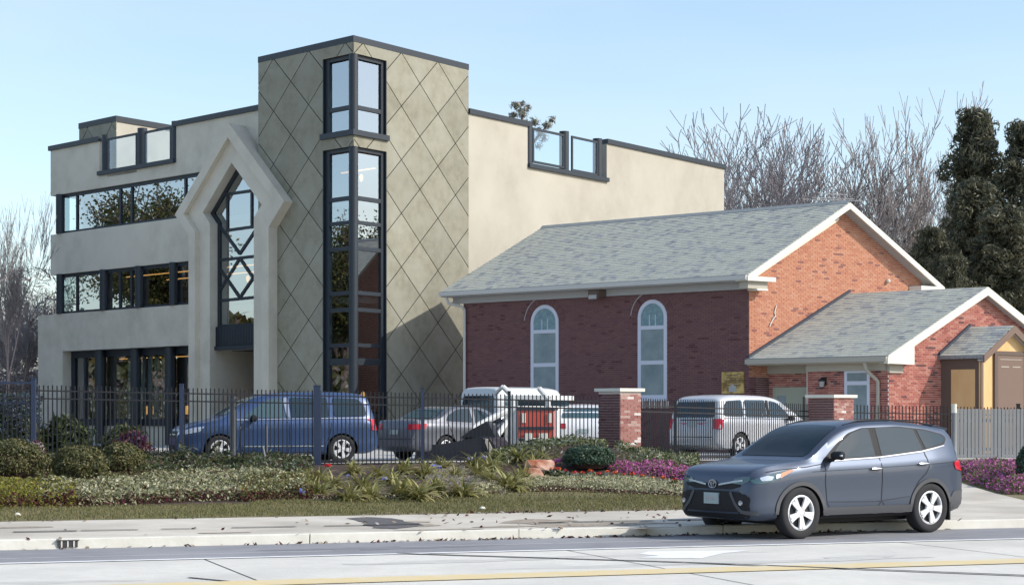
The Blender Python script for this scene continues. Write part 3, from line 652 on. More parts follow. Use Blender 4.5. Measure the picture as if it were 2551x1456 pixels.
# ================================================================== BRICK CHURCH
C0 = ((1865-CX)/F*58, 58.0)
CF = Frame(C0, (-5625/F, 1), (6425/F, 1))
ch = empty('brick_church', (7, 60, .6), 0, 'red brick church with a grey shingle gable roof, arched windows and a smaller gabled annex', 'church')
CG = .55
def bricks(parent, pos, s0, s1, z0, z1, tones, inside=None, holes=None, singles=0, key=None, L=.203, H=.0575, G=.0105, depth=.012, wts=(.5, .28, .18, .04), name='brick', stagger=True, skip=None):
    """pos(s, z, d) -> world; d>0 is outward. Bricks as real blocks; the first `singles` by key() are objects of their own."""
    items = []; row = 0; z = z0
    while z+H <= z1+1e-6:
        zc = z+H/2
        rng = [(s0, s1)] if inside is None else inside(zc)
        for h in (holes or []):
            cut = h(zc)
            if cut:
                nr = []
                for a, b_ in rng:
                    if cut[1] <= a or cut[0] >= b_: nr.append((a, b_)); continue
                    if cut[0] > a: nr.append((a, cut[0]))
                    if cut[1] < b_: nr.append((cut[1], b_))
                rng = nr
        st = math.floor(s0/(L+G))*(L+G) + ((L+G)/2 if (row % 2 and stagger) else 0) - (L+G)
        k = st
        while k < s1:
            for a, b_ in rng:
                x0, x1 = max(k, a), min(k+L, b_)
                if x1-x0 > .03: items.append((x0, x1, z, z+H, random.choices(range(4), wts)[0], random.uniform(-.002, .003)))
            k += L+G
        z += H+G; row += 1
    if singles:
        items.sort(key=lambda i: key(i) if key else 0)
    sh = {}
    ex = Vector(pos(1, 0, 0))-Vector(pos(0, 0, 0)); ez = Vector(pos(0, 1, 0))-Vector(pos(0, 0, 0)); ed = Vector(pos(0, 0, 1))-Vector(pos(0, 0, 0))
    for (x0, x1, za, zb, t, j) in items[:singles]:
        kx_ = round((x1-x0)/L*8)/8 or .125
        if (kx_, t) not in sh:
            m_ = MB(); w_ = (x1-x0) if kx_ < 1 else L
            o_ = Vector((0, 0, 0)); c = [o_, ex*w_, ex*w_+ed*depth, ed*depth]
            m_.solid(c, [p+ez*H for p in c])
            me = bpy.data.meshes.new(name); me.from_pydata([tuple(v) for v in m_.v], [], m_.f); me.materials.append(tones[t])
            bm = bmesh.new(); bm.from_mesh(me); bmesh.ops.recalc_face_normals(bm, faces=bm.faces); bm.to_mesh(me); bm.free(); sh[(kx_, t)] = me
        p = Vector(pos(x0, za, j))-ORG.get(parent.name, Vector()); put(name, sh[(kx_, t)], parent, p)
    rest = items[singles:]
    if rest:
        m_ = MB()
        for (x0, x1, za, zb, t, j) in rest:
            c0 = [pos(x0, za, -.001), pos(x1, za, -.001), pos(x1, zb, -.001), pos(x0, zb, -.001)]; c1 = [pos(x0, za, depth+j), pos(x1, za, depth+j), pos(x1, zb, depth+j), pos(x0, zb, depth+j)]
            m_.poly(c1, t)
            for i in range(4): q = (i+1) % 4; m_.poly([c0[i], c0[q], c1[q], c1[i]], t)
        o = m_.build(name+('_courses' if name == 'brick' else '_rows'), tones, parent); tag(o, kind='stuff'); return o
def shingles(parent, pos, u0, u1, v1, singles=0, lim=None, expo=.14, wd=.24, wts=(.40, .34, .20, .06)):
    """pos(u, v, d): u along the eave, v up the slope, d off the roof plane"""
    items = []; v = 0; r_ = 0
    while v < v1-.02:
        k = u0-random.uniform(0, wd)
        while k < u1:
            w_ = wd*random.uniform(.7, 1.2); a, b_ = max(k, u0), min(k+w_-.006, u1)
            if lim: l0, l1 = lim(v+expo/2); a, b_ = max(a, l0), min(b_, l1)
            if b_-a > .02: items.append((a, b_, v, min(v+expo+.02, v1), random.choices(range(4), wts)[0], random.uniform(0, .004)))
            k += w_
        v += expo; r_ += 1
    for k, (a, b_, va, vb, t, j) in enumerate(items[:singles]):
        m_ = MB(); m_.solid([pos(a, va, 0), pos(b_, va, 0), pos(b_, vb, -.004), pos(a, vb, -.004)], [pos(a, va, .016+j), pos(b_, va, .016+j), pos(b_, vb, .003), pos(a, vb, .003)])
        m_.build('shingle', SHG[t], parent)
    m_ = MB()
    for (a, b_, va, vb, t, j) in items[singles:]:
        m_.poly([pos(a, va, .016+j), pos(b_, va, .016+j), pos(b_, vb, .003), pos(a, vb, .003)], t)
        m_.poly([pos(a, va, 0), pos(b_, va, 0), pos(b_, va, .016+j), pos(a, va, .016+j)], t)
        m_.poly([pos(a, va, 0), pos(a, va, .016+j), pos(a, vb, .003), pos(a, vb, 0)], t)
    o = m_.build('shingle_rows', SHG, parent, recalc=False); tag(o, kind='stuff')
La = CF.a_of(1155, 0); bM = 3.95; Wb = 7.9
ze = 6.17; zrd = 8.71; ov = .53
slope = (zrd-ze)/(bM+ov)
zwall = ze-.16
# main walls: mortar bodies
b = MB()
b.fbox(CF, 0, La, 0, .3, 0, zwall)
leftw = b.build('side_wall', M['mortar'], ch)
b = MB(); gp_ = [(0.302, 0), (Wb, 0), (Wb, ze+slope*ov-.1), (bM, zrd-.12), (.302, ze+slope*(ov+.3)-.1)]
b.solid([CF.w(0.001, p, z) for p, z in gp_], [CF.w(.3, p, z) for p, z in gp_])
b.solid([CF.w(La-.3, p, z) for p, z in gp_], [CF.w(La, p, z) for p, z in gp_])
b.fbox(CF, .3, La-.3, Wb-.3, Wb, 0, zwall)
gab = b.build('gable_wall', M['mortar_light'], ch)
# windows of the side wall
def win_px(x0, x1, ytop, ybot):
    a0, a1 = CF.a_of(x1, 0), CF.a_of(x0, 0); ac = (a0+a1)/2; zt = CF.z_of(ytop, ac, 0); zb = CF.z_of(ybot, ac, 0); return a0, a1, zb, zt
W1_ = win_px(1323, 1392, 759, 1000); W2_ = win_px(1589.6, 1661.8, 746, 992)
hgtw = W2_[3]-W2_[2]
W1_ = (W1_[0], W1_[1], W1_[3]-hgtw, W1_[3])
def arch_hole(w_, g=0):
    a0, a1, zb, zt = w_; r = (a1-a0)/2; ac = (a0+a1)/2; zs = zt-r
    def f(z):
        if z < zb-g or z > zt+g: return None
        if z <= zs: return (a0-g, a1+g)
        q = (r+g)**2-(z-zs)**2; return (ac-math.sqrt(q), ac+math.sqrt(q)) if q > 0 else None
    return f
holes = [arch_hole(W1_, .0), arch_hole(W2_, .0)]
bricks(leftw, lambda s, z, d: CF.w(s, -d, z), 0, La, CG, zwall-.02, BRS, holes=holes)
def arc_win(w_, k):
    a0, a1, zb, zt = w_; r = (a1-a0)/2; ac = (a0+a1)/2; zs = zt-r; fw = .12; n = 18
    f = MB()
    out = [(a0, zb)]+[(ac-r*math.cos(math.pi*i/n), zs+r*math.sin(math.pi*i/n)) for i in range(n+1)]+[(a1, zb)]
    r2 = r-fw; inn = [(a0+fw, zb)]+[(ac-r2*math.cos(math.pi*i/n), zs+r2*math.sin(math.pi*i/n)) for i in range(n+1)]+[(a1-fw, zb)]
    for i in range(len(out)-1):
        q = [out[i], out[i+1], inn[i+1], inn[i]]
        f.solid([CF.w(p[0], -.03, p[1]) for p in q], [CF.w(p[0], -.002, p[1]) for p in q])
    h = zt-zb
    for (za, zc) in ((zb, zb+.12), (zb+h*.345, zb+h*.345+.13), (zb+h*.70, zb+h*.70+.12)): f.fbox(CF, a0+fw*.9, a1-fw*.9, -.026, -.003, za, zc)
    fr_ = f.build('window_frame', M['wframe'], ch)
    for (za, zc) in ((zb+.12, zb+h*.345), (zb+h*.345+.13, zb+h*.70)):
        p = MB(); p.fbox(CF, a0+fw, a1-fw, -.014, -.002, za, zc); p.build('pane', M['church_glass'], fr_)
    p = MB(); zl = zb+h*.70+.12
    pts = [(ac-r2, zl)]+[(ac-r2*math.cos(math.pi*i/n), zs+r2*math.sin(math.pi*i/n)) for i in range(n+1) if zs+r2*math.sin(math.pi*i/n) > zl]+[(ac+r2, zl)]
    p.solid([CF.w(q[0], -.014, q[1]) for q in pts], [CF.w(q[0], -.002, q[1]) for q in pts]); p.build('pane', M['stained'], fr_)
    p = MB()
    for da in (-.12, .12): p.fbox(CF, ac+da-.012, ac+da+.012, -.02, -.0145, zl, zl+.36)
    p.build('glazing_bar', M['wframe'], fr_)
    s_ = MB(); s_.fbox(CF, a0-.03, a1+.03, -.09, -.001, zb-.08, zb-.0); s_.build('sill', M['wframe'], fr_)
    for i in range(11):
        t = MB(); t.fbox(CF, a0-.07+i*(a1-a0+.14)/11, a0-.07+(i+.72)*(a1-a0+.14)/11, -.05, -.001, zb-.31, zb-.085); t.build('brick', [BRP[3], BRP[1]][i % 2], fr_)
    nb = 30; rA, rB = r+.05, r+.27
    for i in range(nb):
        t0, t1 = math.pi*(i+.07)/nb, math.pi*(i+.93)/nb
        q = [(ac-rA*math.cos(t0), zs+rA*math.sin(t0)), (ac-rA*math.cos(t1), zs+rA*math.sin(t1)), (ac-rB*math.cos(t1), zs+rB*math.sin(t1)), (ac-rB*math.cos(t0), zs+rB*math.sin(t0))]
        t = MB(); t.solid([CF.w(p[0], -.024, p[1]) for p in q], [CF.w(p[0], -.002, p[1]) for p in q]); t.build('brick', BRS[random.choices(range(4), (.5, .3, .15, .05))[0]], leftw)
    lb = MB()
    for i in range(nb//2+3, nb-1):
        t0, t1 = math.pi*i/nb, math.pi*(i+1)/nb; q = [(ac-rB*math.cos(t), zs+rB*math.sin(t)) for t in (t0, t1)]
        q2 = [(ac-(rB+.03)*math.cos(t), zs+(rB+.03)*math.sin(t)) for t in (t1, t0)]; q = q+q2
        lb.solid([CF.w(p[0], -.026, p[1]) for p in q], [CF.w(p[0], -.002, p[1]) for p in q])
    lb.build('arch_label', M['soffit'], fr_)
arc_win(W1_, 0); arc_win(W2_, 1)
# gable bricks: annex covers the lower right
def gab_in(z):
    if z < ze: return [(0, Wb)]
    q = (zrd-.05-z)/slope; return [(max(0, bM-q), min(Wb, bM+q))] if q > .05 else []
bricks(gab, lambda s, z, d: CF.w(-d, s, z), 0, Wb, 3.0, zrd-.1, BRK, inside=gab_in, depth=.013, wts=(.52, .26, .17, .05))
bricks(gab, lambda s, z, d: CF.w(-d, s, z), 0, .9, CG, 3.0, BRS)  # corner under the annex eave, its shade painted with darker bricks
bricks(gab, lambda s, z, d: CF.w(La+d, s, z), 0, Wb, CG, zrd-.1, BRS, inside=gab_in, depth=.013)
# main roof
a0r, a1r = -.42, La+.5
def rp(side):
    def f(u, v, d):
        run = v*math.cos(math.atan(slope)); bb = (-ov+run) if side == 0 else (2*bM+ov-run)
        return CF.w(a0r+u, bb, ze+slope*run+d)
    return f
Ls = (bM+ov)/math.cos(math.atan(slope)); T = .12
r_ = MB()
for sd_ in (0, 1):
    f = rp(sd_); U = a1r-a0r
    r_.solid([f(0, 0, -T), f(U, 0, -T), f(U, Ls, -T), f(0, Ls, -T)], [f(0, 0, 0), f(U, 0, 0), f(U, Ls, 0), f(0, Ls, 0)])
mroof = r_.build('roof', SHG[3], ch)
shingles(mroof, rp(0), 0, a1r-a0r, Ls)
b = MB(); f = rp(0); g = rp(1); U = a1r-a0r; b.solid([f(0, Ls-.12, .01), f(U, Ls-.12, .01), f(U, Ls, .06), f(0, Ls, .06)], [f(0, Ls-.12, .025), f(U, Ls-.12, .025), f(U, Ls, .075), f(0, Ls, .075)]); b.build('ridge_cap', SHG[2], mroof)
# rake boards, soffits, eaves
def rake(fr, a_out, a_in, bl, br, bm_, z_e, z_r, parent, h=.2, th=.05, m1=None, zo=0.0):
    m1 = m1 or M['trim']; sl = (z_r-z_e)/(bm_-bl)
    for s_, (b0, b1) in enumerate(((bl, bm_), (br, bm_))):
        w = MB(); q = [(b0, z_e+zo), (b1, z_r+zo), (b1, z_r+zo-h*1.15), (b0, z_e+zo-h*1.15)]
        w.solid([fr.w(a_out, p, z) for p, z in q], [fr.w(a_out+th, p, z) for p, z in q]); w.build('rake_board', m1, parent)
        w = MB(); q = [(b0, z_e+zo-h*.7), (b1, z_r+zo-h*.7), (b1, z_r+zo-h*.85), (b0, z_e+zo-h*.85)]
        w.solid([fr.w(a_out+th, p, z) for p, z in q], [fr.w(a_in, p, z) for p, z in q]); w.build('soffit', M['soffit'], parent)
rake(CF, a0r-.03, .0, -ov, 2*bM+ov, bM, ze, zrd, ch, h=.17, zo=-.012)
b = MB(); q = [(-.12, ze+.02), (bM-.02, zrd-.32), (bM-.02, zrd-.56), (.28, ze-.02)]   # frieze board under the left rake
b.solid([CF.w(-.045, p, z) for p, z in q], [CF.w(-.014, p, z) for p, z in q]); b.build('frieze_board', M['trim'], ch)
# cornice returns
b = MB(); b.fbox(CF, a0r-.04, -.0, -ov-.04, .62, ze-.19, ze-.05); b.build('cornice_return', M['trim'], ch)
b = MB(); b.fbox(CF, a0r+.1, -.0, -ov+.12, .42, ze-.42, ze-.19); b.build('cornice_soffit', M['trim_tan'], ch)
b = MB(); b.fbox(CF, a0r+.06, -.0, -.06, .40, ze-.47, ze-.42); b.build('cornice_moulding', M['trim'], ch)
b = MB(); b.fbox(CF, a0r-.04, -.0, Wb-.6, 2*bM+ov+.04, ze-.19, ze-.03); b.build('cornice_return', M['trim'], ch)
# eave along the side: fascia gutter, soffit, frieze
b = MB(); b.fbox(CF, a0r+.0, a1r, -ov-.10, -ov+.01, ze-.16, ze-.02); b.build('gutter', M['gutter'], ch)
b = MB(); b.fbox(CF, a0r+.02, a1r, -ov+.01, .0, ze-.20, ze-.16); b.build('soffit', M['soffit'], ch)
b = MB(); b.fbox(CF, 0, a1r-.1, -.10, -.014, ze-.42, ze-.20); b.build('frieze_board', M['soffit'], ch)
b = MB()
pts = [CF.w(La+.3, -ov+.05, ze-.2), CF.w(La+.22, -ov+.08, ze-.42), CF.w(La-.02, -.14, ze-.52), CF.w(La-.02-.12, -.10, ze-.62), CF.w(La-.14, -.10, .6)]
for i in range(len(pts)-1): b.tube(pts[i], pts[i+1], .05, n=10)
b.build('downspout', M['gutter'], ch, smooth=True)
# floodlight under the eave
p = CF.w(CF.a_of(1485, -.3), -.3, 0); zc = CF.z_of(736, CF.a_of(1485, -.3), -.3)
fl = MB(); ac = CF.a_of(1485, -.3); fl.fbox(CF, ac-.22, ac+.22, -.42, -.10, zc-.02, zc+.20); fl.fbox(CF, ac-.19, ac+.19, -.46, -.42, zc-.13, zc+.15); fl.tube(CF.w(ac, -.28, zc+.2), CF.w(ac, -.28, zc+.32), .03)
fo = fl.build('floodlight', M['brown'], ch)
g = MB(); g.fbox(CF, ac-.16, ac+.16, -.47, -.461, zc-.11, zc+.02); g.build('lens', M['soffit'], fo)
# gold plaque
pa0, pa1 = CF.a_of(1853, -.03), CF.a_of(1798, -.03); pz0, pz1 = CF.z_of(979, pa0, 0), CF.z_of(925, pa0, 0)
pq = empty('wall_plaque', CF.w((pa0+pa1)/2, -.03, pz0), 0, 'square gold plaque with faint engraved lines on the shaded church wall', 'plaque')
b = MB(); b.fbox(CF, pa0, pa1, -.05, -.014, pz0, pz1); b.build('plate', M['gold'], pq)
b = MB()
for (x0, x1, zz) in ((.12, .30, .90), (.25, .75, .84), (.2, .8, .72), (.1, .88, .6), (.18, .7, .5), (.15, .85, .38), (.3, .65, .29)):
    L_ = pa1-pa0; H_ = pz1-pz0; b.fbox(CF, pa0+L_*x0, pa0+L_*x1, -.053, -.0501, pz0+H_*zz-.012, pz0+H_*zz+.012)
b.build('engraved_line', M['brown'], pq)
b = MB(); L_ = pa1-pa0; ac = pa0+L_*.5
b.solid([CF.w(ac-.14, -.0501, pz0+.05), CF.w(ac+.14, -.0501, pz0+.05), CF.w(ac+.14, -.0501, pz0+.2), CF.w(ac, -.0501, pz0+.3), CF.w(ac-.14, -.0501, pz0+.2)], [CF.w(ac-.14, -.055, pz0+.05), CF.w(ac+.14, -.055, pz0+.05), CF.w(ac+.14, -.055, pz0+.2), CF.w(ac, -.055, pz0+.3), CF.w(ac-.14, -.055, pz0+.2)])
b.build('emblem', M['soffit'], pq)
# small things on the sunlit gable
bl_ = CF.b_of(2210, 0); zl_ = CF.z_of(700, 0, bl_); b = MB(); b.lathe([(0, 0), (.06, 0), (.07, -.08), (.045, -.14), (0, -.15)], CF.w(-.02, bl_, zl_), axis='y', n=12); b.fbox(CF, -.06, -.013, bl_-.09, bl_-.05, zl_-.05, zl_+.06); b.build('gable_light', M['trim'], ch, smooth=True)
bv0, bv1 = CF.b_of(2278, 0), CF.b_of(2300, 0); zv = CF.z_of(717, 0, bv0)
b = MB(); b.fbox(CF, -.03, -.013, bv0, bv1, zv-.07, zv+.07); vo = b.build('vent', M['brown'], ch)
b = MB(); pp = [(1931, 760), (1926, 778), (1929, 786), (1922, 795), (1914, 812)]
pw_ = [CF.w(-.04, *CF.bz(x, y, 0)) for x, y in pp]
for i in range(4): b.tube(pw_[i], pw_[i+1], .018, n=6)
b.build('cable', M['trim'], ch)
# antenna on the ridge
an = empty('roof_antenna', CF.w(.1, bM, zrd), 0, 'thin television antenna standing on the church ridge near the gable peak', 'antenna')
b = MB(); p0 = CF.w(.2, bM, zrd); b.tube(p0, p0+Vector((0, 0, 1.25)), .016, n=6); b.build('mast', M['soffit'], an)
for (dz_, l) in ((.10, 1.0), (.16, .7), (.3, .5), (1.2, .25)):
    b = MB(); c = p0+Vector((0, 0, dz_)); b.tube(c-Vector((l, .1, -.03)), c+Vector((l, .1, .0)), .012, n=5); b.build('element', M['soffit'], an)
# ------------------------------------------------ annex
xa = -4.9; xw = -4.62; b1_ = .86; b2_ = .30; bR = 8.44; bmx = 4.37; zea = 3.56; zra = 5.78; oa = -.1
bRr = 2*bmx-oa; sla = (zra-zea)/(bmx-oa); kJ = -CF.a_of(2012, .3)
zwa = zea-.12
b = MB(); b.fbox(CF, -kJ, 0, b1_, b1_+.3, 0, zwa); b.fbox(CF, xw, -kJ, b2_, b2_+.3, 0, zwa); b.fbox(CF, -kJ-.0, -kJ+.3, b2_+.3, b1_+.299, 0, zwa-.001)
aside = b.build('annex_side_wall', M['mortar_light'], ch)
b = MB(); q = [(b2_+.301, 0), (bR, 0), (bR, zea+sla*.3), (bmx, zra-.1), (b2_+.301, zea+sla*.3+.1)]
b.solid([CF.w(xw+.001, p, z) for p, z in q], [CF.w(xw+.3, p, z) for p, z in q]); afront = b.build('annex_front_wall', M['mortar_light'], ch)
def hole_px(x0, x1, yt, yb, bb):
    a0, a1 = CF.a_of(x1, bb), CF.a_of(x0, bb); return (a0, a1, CF.z_of(yb, a0, bb), CF.z_of(yt, a0, bb))
dD = hole_px(1926, 2013, 963, 1125, b1_); dW = hole_px(2104, 2167, 920, 1125, b2_)
rect = lambda h: (lambda z: (h[0], h[1]) if h[2] < z < h[3] else None)
bricks(aside, lambda s, z, d: CF.w(s, b1_-d, z), -kJ, 0, CG, zwa-.3, BRR, holes=[rect(dD)])
bricks(aside, lambda s, z, d: CF.w(s, b2_-d, z), xw, -kJ, CG, zwa-.3, BRR, holes=[rect(dW)])
def af_in(z):
    if z < zea: return [(b2_, bR)]
    q = (zra-.1-z)/sla; return [(max(b2_, bmx-q), min(bR, bmx+q))] if q > .05 else []
bricks(afront, lambda s, z, d: CF.w(xw-d, s, z), b2_, bR, CG, zra-.15, BRR, inside=af_in, depth=.013, wts=(.47, .2, .27, .06), singles=300, key=lambda i: abs(i[0]-2.2)+abs(i[2]-3.2)*1.2)
def rpa(side):
    def f(u, v, d):
        run = v*math.cos(math.atan(sla)); bb = (oa+run) if side == 0 else (bRr-run)
        return CF.w(xa+u, bb, zea+sla*run+d)
    return f
Lsa = (bmx-oa)/math.cos(math.atan(sla)); Ua = -xa
r_ = MB()
for sd_ in (0, 1):
    f = rpa(sd_); r_.solid([f(0, 0, -T), f(Ua, 0, -T), f(Ua, Lsa, -T), f(0, Lsa, -T)], [f(0, 0, 0), f(Ua, 0, 0), f(Ua, Lsa, 0), f(0, Lsa, 0)])
aroof = r_.build('annex_roof', SHG[3], ch)
shingles(aroof, rpa(0), 0, Ua, Lsa, singles=260)
rake(CF, xa-.03, xw, oa, bRr, bmx, zea, zra, ch, h=.22, zo=-.0)
b = MB(); f = rpa(0); q = [f(Ua-.03, 0, -.05), f(Ua-.03, Lsa, -.05)]; b.solid([f(Ua-.09, 0, .02), f(Ua-.014, 0, .02), f(Ua-.014, Lsa+.05, .02), f(Ua-.09, Lsa+.05, .02)], [f(Ua-.09, 0, .10), f(Ua-.014, 0, .10), f(Ua-.014, Lsa+.05, .10), f(Ua-.09, Lsa+.05, .10)]); b.build('flashing', M['flash'], ch)
# boxed cornice return of the annex, white
b = MB(); q = [(oa-.03, zea-.06), (oa-.03, zea-.23), (1.02, zea-.25), (1.02, zea+sla*(1.0-oa)-.18)]
b.solid([CF.w(xa-.035, p, z) for p, z in q], [CF.w(xa+.10, p, z) for p, z in q]); b.build('cornice_return', M['trim'], ch)
b = MB(); b.fbox(CF, xa+.1, xw-.014, oa, 1.0, zea-.24, zea-.18); b.build('soffit', M['trim_tan'], ch)
b = MB(); b.fbox(CF, xa+.0, .0, oa-.08, oa+.02, zea-.17, zea-.02); b.build('gutter', M['trim_tan'], ch)
b = MB(); b.fbox(CF, xa+.1, .0, oa+.02, b2_, zea-.21, zea-.17); b.fbox(CF, -kJ, 0, b2_, b1_, zea-.21, zea-.17); b.build('soffit', M['trim_tan'], ch)
b = MB(); b.fbox(CF, -kJ, 0, b1_-.09, b1_-.014, zea-.46, zea-.21); b.fbox(CF, xa+.32, -kJ, b2_-.09, b2_-.014, zea-.42, zea-.21); b.build('frieze_board', M['trim_tan'], ch)
b = MB(); b.fbox(CF, xa+.2, xw-.02, b2_-.05, b2_+.55, zea-.5, zea-.24); b.build('frieze_return', M['trim_tan'], ch)
# door under the annex eave
a0, a1, z0, z1 = dD; z0 = CG
d = MB(); d.fbox(CF, a0, a0+.0+.1, b1_-.03, b1_+.0, z0, z1); d.fbox(CF, a1-.1, a1, b1_-.03, b1_, z0, z1); d.fbox(CF, a0+.1, a1-.1, b1_-.03, b1_, z1-.12, z1); d.fbox(CF, a0+.1, a1-.1, b1_-.012, b1_-.001, z0, z1-.12)
dr_ = d.build('side_door', M['door_green'], ch)
am = CF.a_of(1965, b1_); aw0, aw1 = CF.a_of(1958, b1_), CF.a_of(1911+0, b1_)
b = MB(); b.fbox(CF, CF.a_of(1958, b1_), CF.a_of(1911+1, b1_)-.35, b1_-.018, b1_-.0125, CF.z_of(1050, 0, b1_), CF.z_of(985, 0, b1_)); b.build('pane', M['church_glass'], dr_)
b = MB(); b.fbox(CF, CF.a_of(2008, b1_), CF.a_of(2000, b1_), b1_-.018, b1_-.0125, CF.z_of(1050, 0, b1_), CF.z_of(988, 0, b1_)); b.build('pane', M['brown'], dr_)
# glazed door with transom
a0, a1, z0, z1 = dW; z0 = CG; w_ = MB(); t = .09; zt_ = CF.z_of(948, a0, b2_)
for q in ((a0, a0+t, z0, z1), (a1-t, a1, z0, z1)): w_.fbox(CF, q[0], q[1], b2_-.03, b2_, q[2], q[3])
for q in ((z1-.09, z1), (zt_-.12, zt_)): w_.fbox(CF, a0+t, a1-t, b2_-.028, b2_, q[0], q[1])
fr_ = w_.build('glazed_door', M['wframe'], ch)
b = MB(); b.fbox(CF, a0+t, a1-t, b2_-.012, b2_-.001, zt_, z1-.09); b.build('pane', M['church_glass'], fr_)
b = MB(); b.fbox(CF, a0+t, a1-t, b2_-.012, b2_-.001, z0, zt_-.12); b.build('pane', M['church_glass'], fr_)
# wall lantern
al = CF.a_of(2050, b2_-.1); zl = CF.z_of(955, al, b2_); b = MB(); p = CF.w(al, b2_-.16, zl)
b.lathe([(0, .2), (.10, .13), (.12, .08), (.10, .07)], p, n=8); b.lathe([(.05, -.14), (.07, -.12), (.05, -.10)], p, n=8); b.fbox(CF, al-.05, al+.05, b2_-.1, b2_-.014, zl-.05, zl+.2)
ln = b.build('wall_lantern', M['black'], ch); b = MB(); b.lathe([(0, -.1), (.06, -.1), (.09, .07), (0, .07)], p, n=8); b.build('lantern_glass', M['soffit'], ln)
b = MB(); ad = CF.a_of(2186, b2_-.08)
pts = [CF.w(ad+.18, oa-.02, zea-.17), CF.w(ad+.16, oa+.02, zea-.4), CF.w(ad, b2_-.08, zea-.75), CF.w(ad, b2_-.08, .6)]
for i in range(3): b.tube(pts[i], pts[i+1], .055, n=10)
b.build('downspout', M['trim_tan'], ch, smooth=True)
# ------------------------------------------------ porch of plywood and brown trim
# porch eave at px (2333,887) at wall, roof front; ridge (2450,?) ; lies before the annex front wall
pb0 = CF.b_of(2335, xw-0.0); pk = 1.25
pe = CF.z_of(886, xw, pb0); af_ = xw-pk-.25
pb_f = CF.b_of(2424, af_)                             # check of the front eave corner
pbm = CF.b_of(2476, xw)+0.35; zpr = CF.z_of(812, xw-.2, 3.2)
pbL = pb0; pbm = pbL+1.42; pbR = pbL+2.84; slp = (zpr-pe)/(pbm-pbL)
fx_ = lambda a, b_, z: CF.w(a, b_, z)
r_ = MB()
for (e_, m_) in ((pbL, pbm), (pbR, pbm)):
    r_.solid([fx_(xw, e_, pe-.1), fx_(af_, e_, pe-.1), fx_(af_, m_, zpr-.1), fx_(xw, m_, zpr-.1)], [fx_(xw, e_, pe), fx_(af_, e_, pe), fx_(af_, m_, zpr), fx_(xw, m_, zpr)])
pr = r_.build('porch_roof', SHG[3], ch)
Lp = (pbm-pbL)/math.cos(math.atan(slp))
shingles(pr, lambda u, v, d: CF.w(af_+u, pbL+v*math.cos(math.atan(slp)), pe+slp*v*math.cos(math.atan(slp))+d), 0, xw-af_, Lp, singles=40)
rake(CF, af_-.03, af_+.2, pbL, pbR, pbm, pe, zpr, ch, h=.2, m1=M['brown_door'], zo=0.0)
b = MB(); b.fbox(CF, xw-.06, xw-.014, pbL, pbL+.02, pe-.05, pe); f = lambda v, d: CF.w(0, 0, 0)
q = [(pbL, pe+.02), (pbm, zpr+.02), (pbm, zpr+.10), (pbL, pe+.10)]; b.solid([CF.w(xw-.08, p, z) for p, z in q], [CF.w(xw-.014, p, z) for p, z in q]); b.build('flashing', M['flash'], ch)
pw0, pw1 = pbL+.14, pbR-.14; pf = xw-pk
b = MB(); b.fbox(CF, pf, xw-.014, pw0, pw0+.08, 0, pe-.04); b.fbox(CF, pf, xw-.014, pw1-.08, pw1, 0, pe-.04); pwall = b.build('porch_side_wall', M['brown'], ch)
b = MB(); b.fbox(CF, pf+.12, xw-.35, pw0-.012, pw0-.001, .7, pe-.42); b.build('plywood_sheet', M['ply'], pwall)
b = MB(); q = [(pw0, 0), (pw1, 0), (pw1, pe-.02+slp*.1), (pbm, zpr-.14), (pw0, pe-.02+slp*.1)]
b.solid([CF.w(pf, p, z) for p, z in q], [CF.w(pf-.05, p, z) for p, z in q]); pfront = b.build('porch_front_wall', M['ply'], ch)
dc = pbm+.05; b = MB(); b.fbox(CF, pf-.10, pf-.051, dc-.62, dc+.62, 0, pe+.02); pd = b.build('porch_door', M['brown_door'], ch)
b = MB(); b.fbox(CF, pf-.12, pf-.051, dc-.76, dc-.62, 0, pe+.12); b.fbox(CF, pf-.12, pf-.051, dc+.62, dc+.76, 0, pe+.12); b.fbox(CF, pf-.121, pf-.052, dc-.76, dc+.76, pe+.02, pe+.14); b.build('door_casing', M['brown'], ch)
b = MB()
for s_ in (-.45, .08):
    b.fbox(CF, pf-.106, pf-.101, dc+s_, dc+s_+.36, pe-.35, pe-.32)
b.fbox(CF, pf-.106, pf-.101, dc-.5, dc+.5, pe-.12, pe-.10)
b.build('door_batten', M['trim_tan'], pd)
b = MB(); b.fbox(CF, pf-.08, pf-.051, pw0, pw0+.1, 0, pe); b.build('corner_board', M['brown_door'], ch)
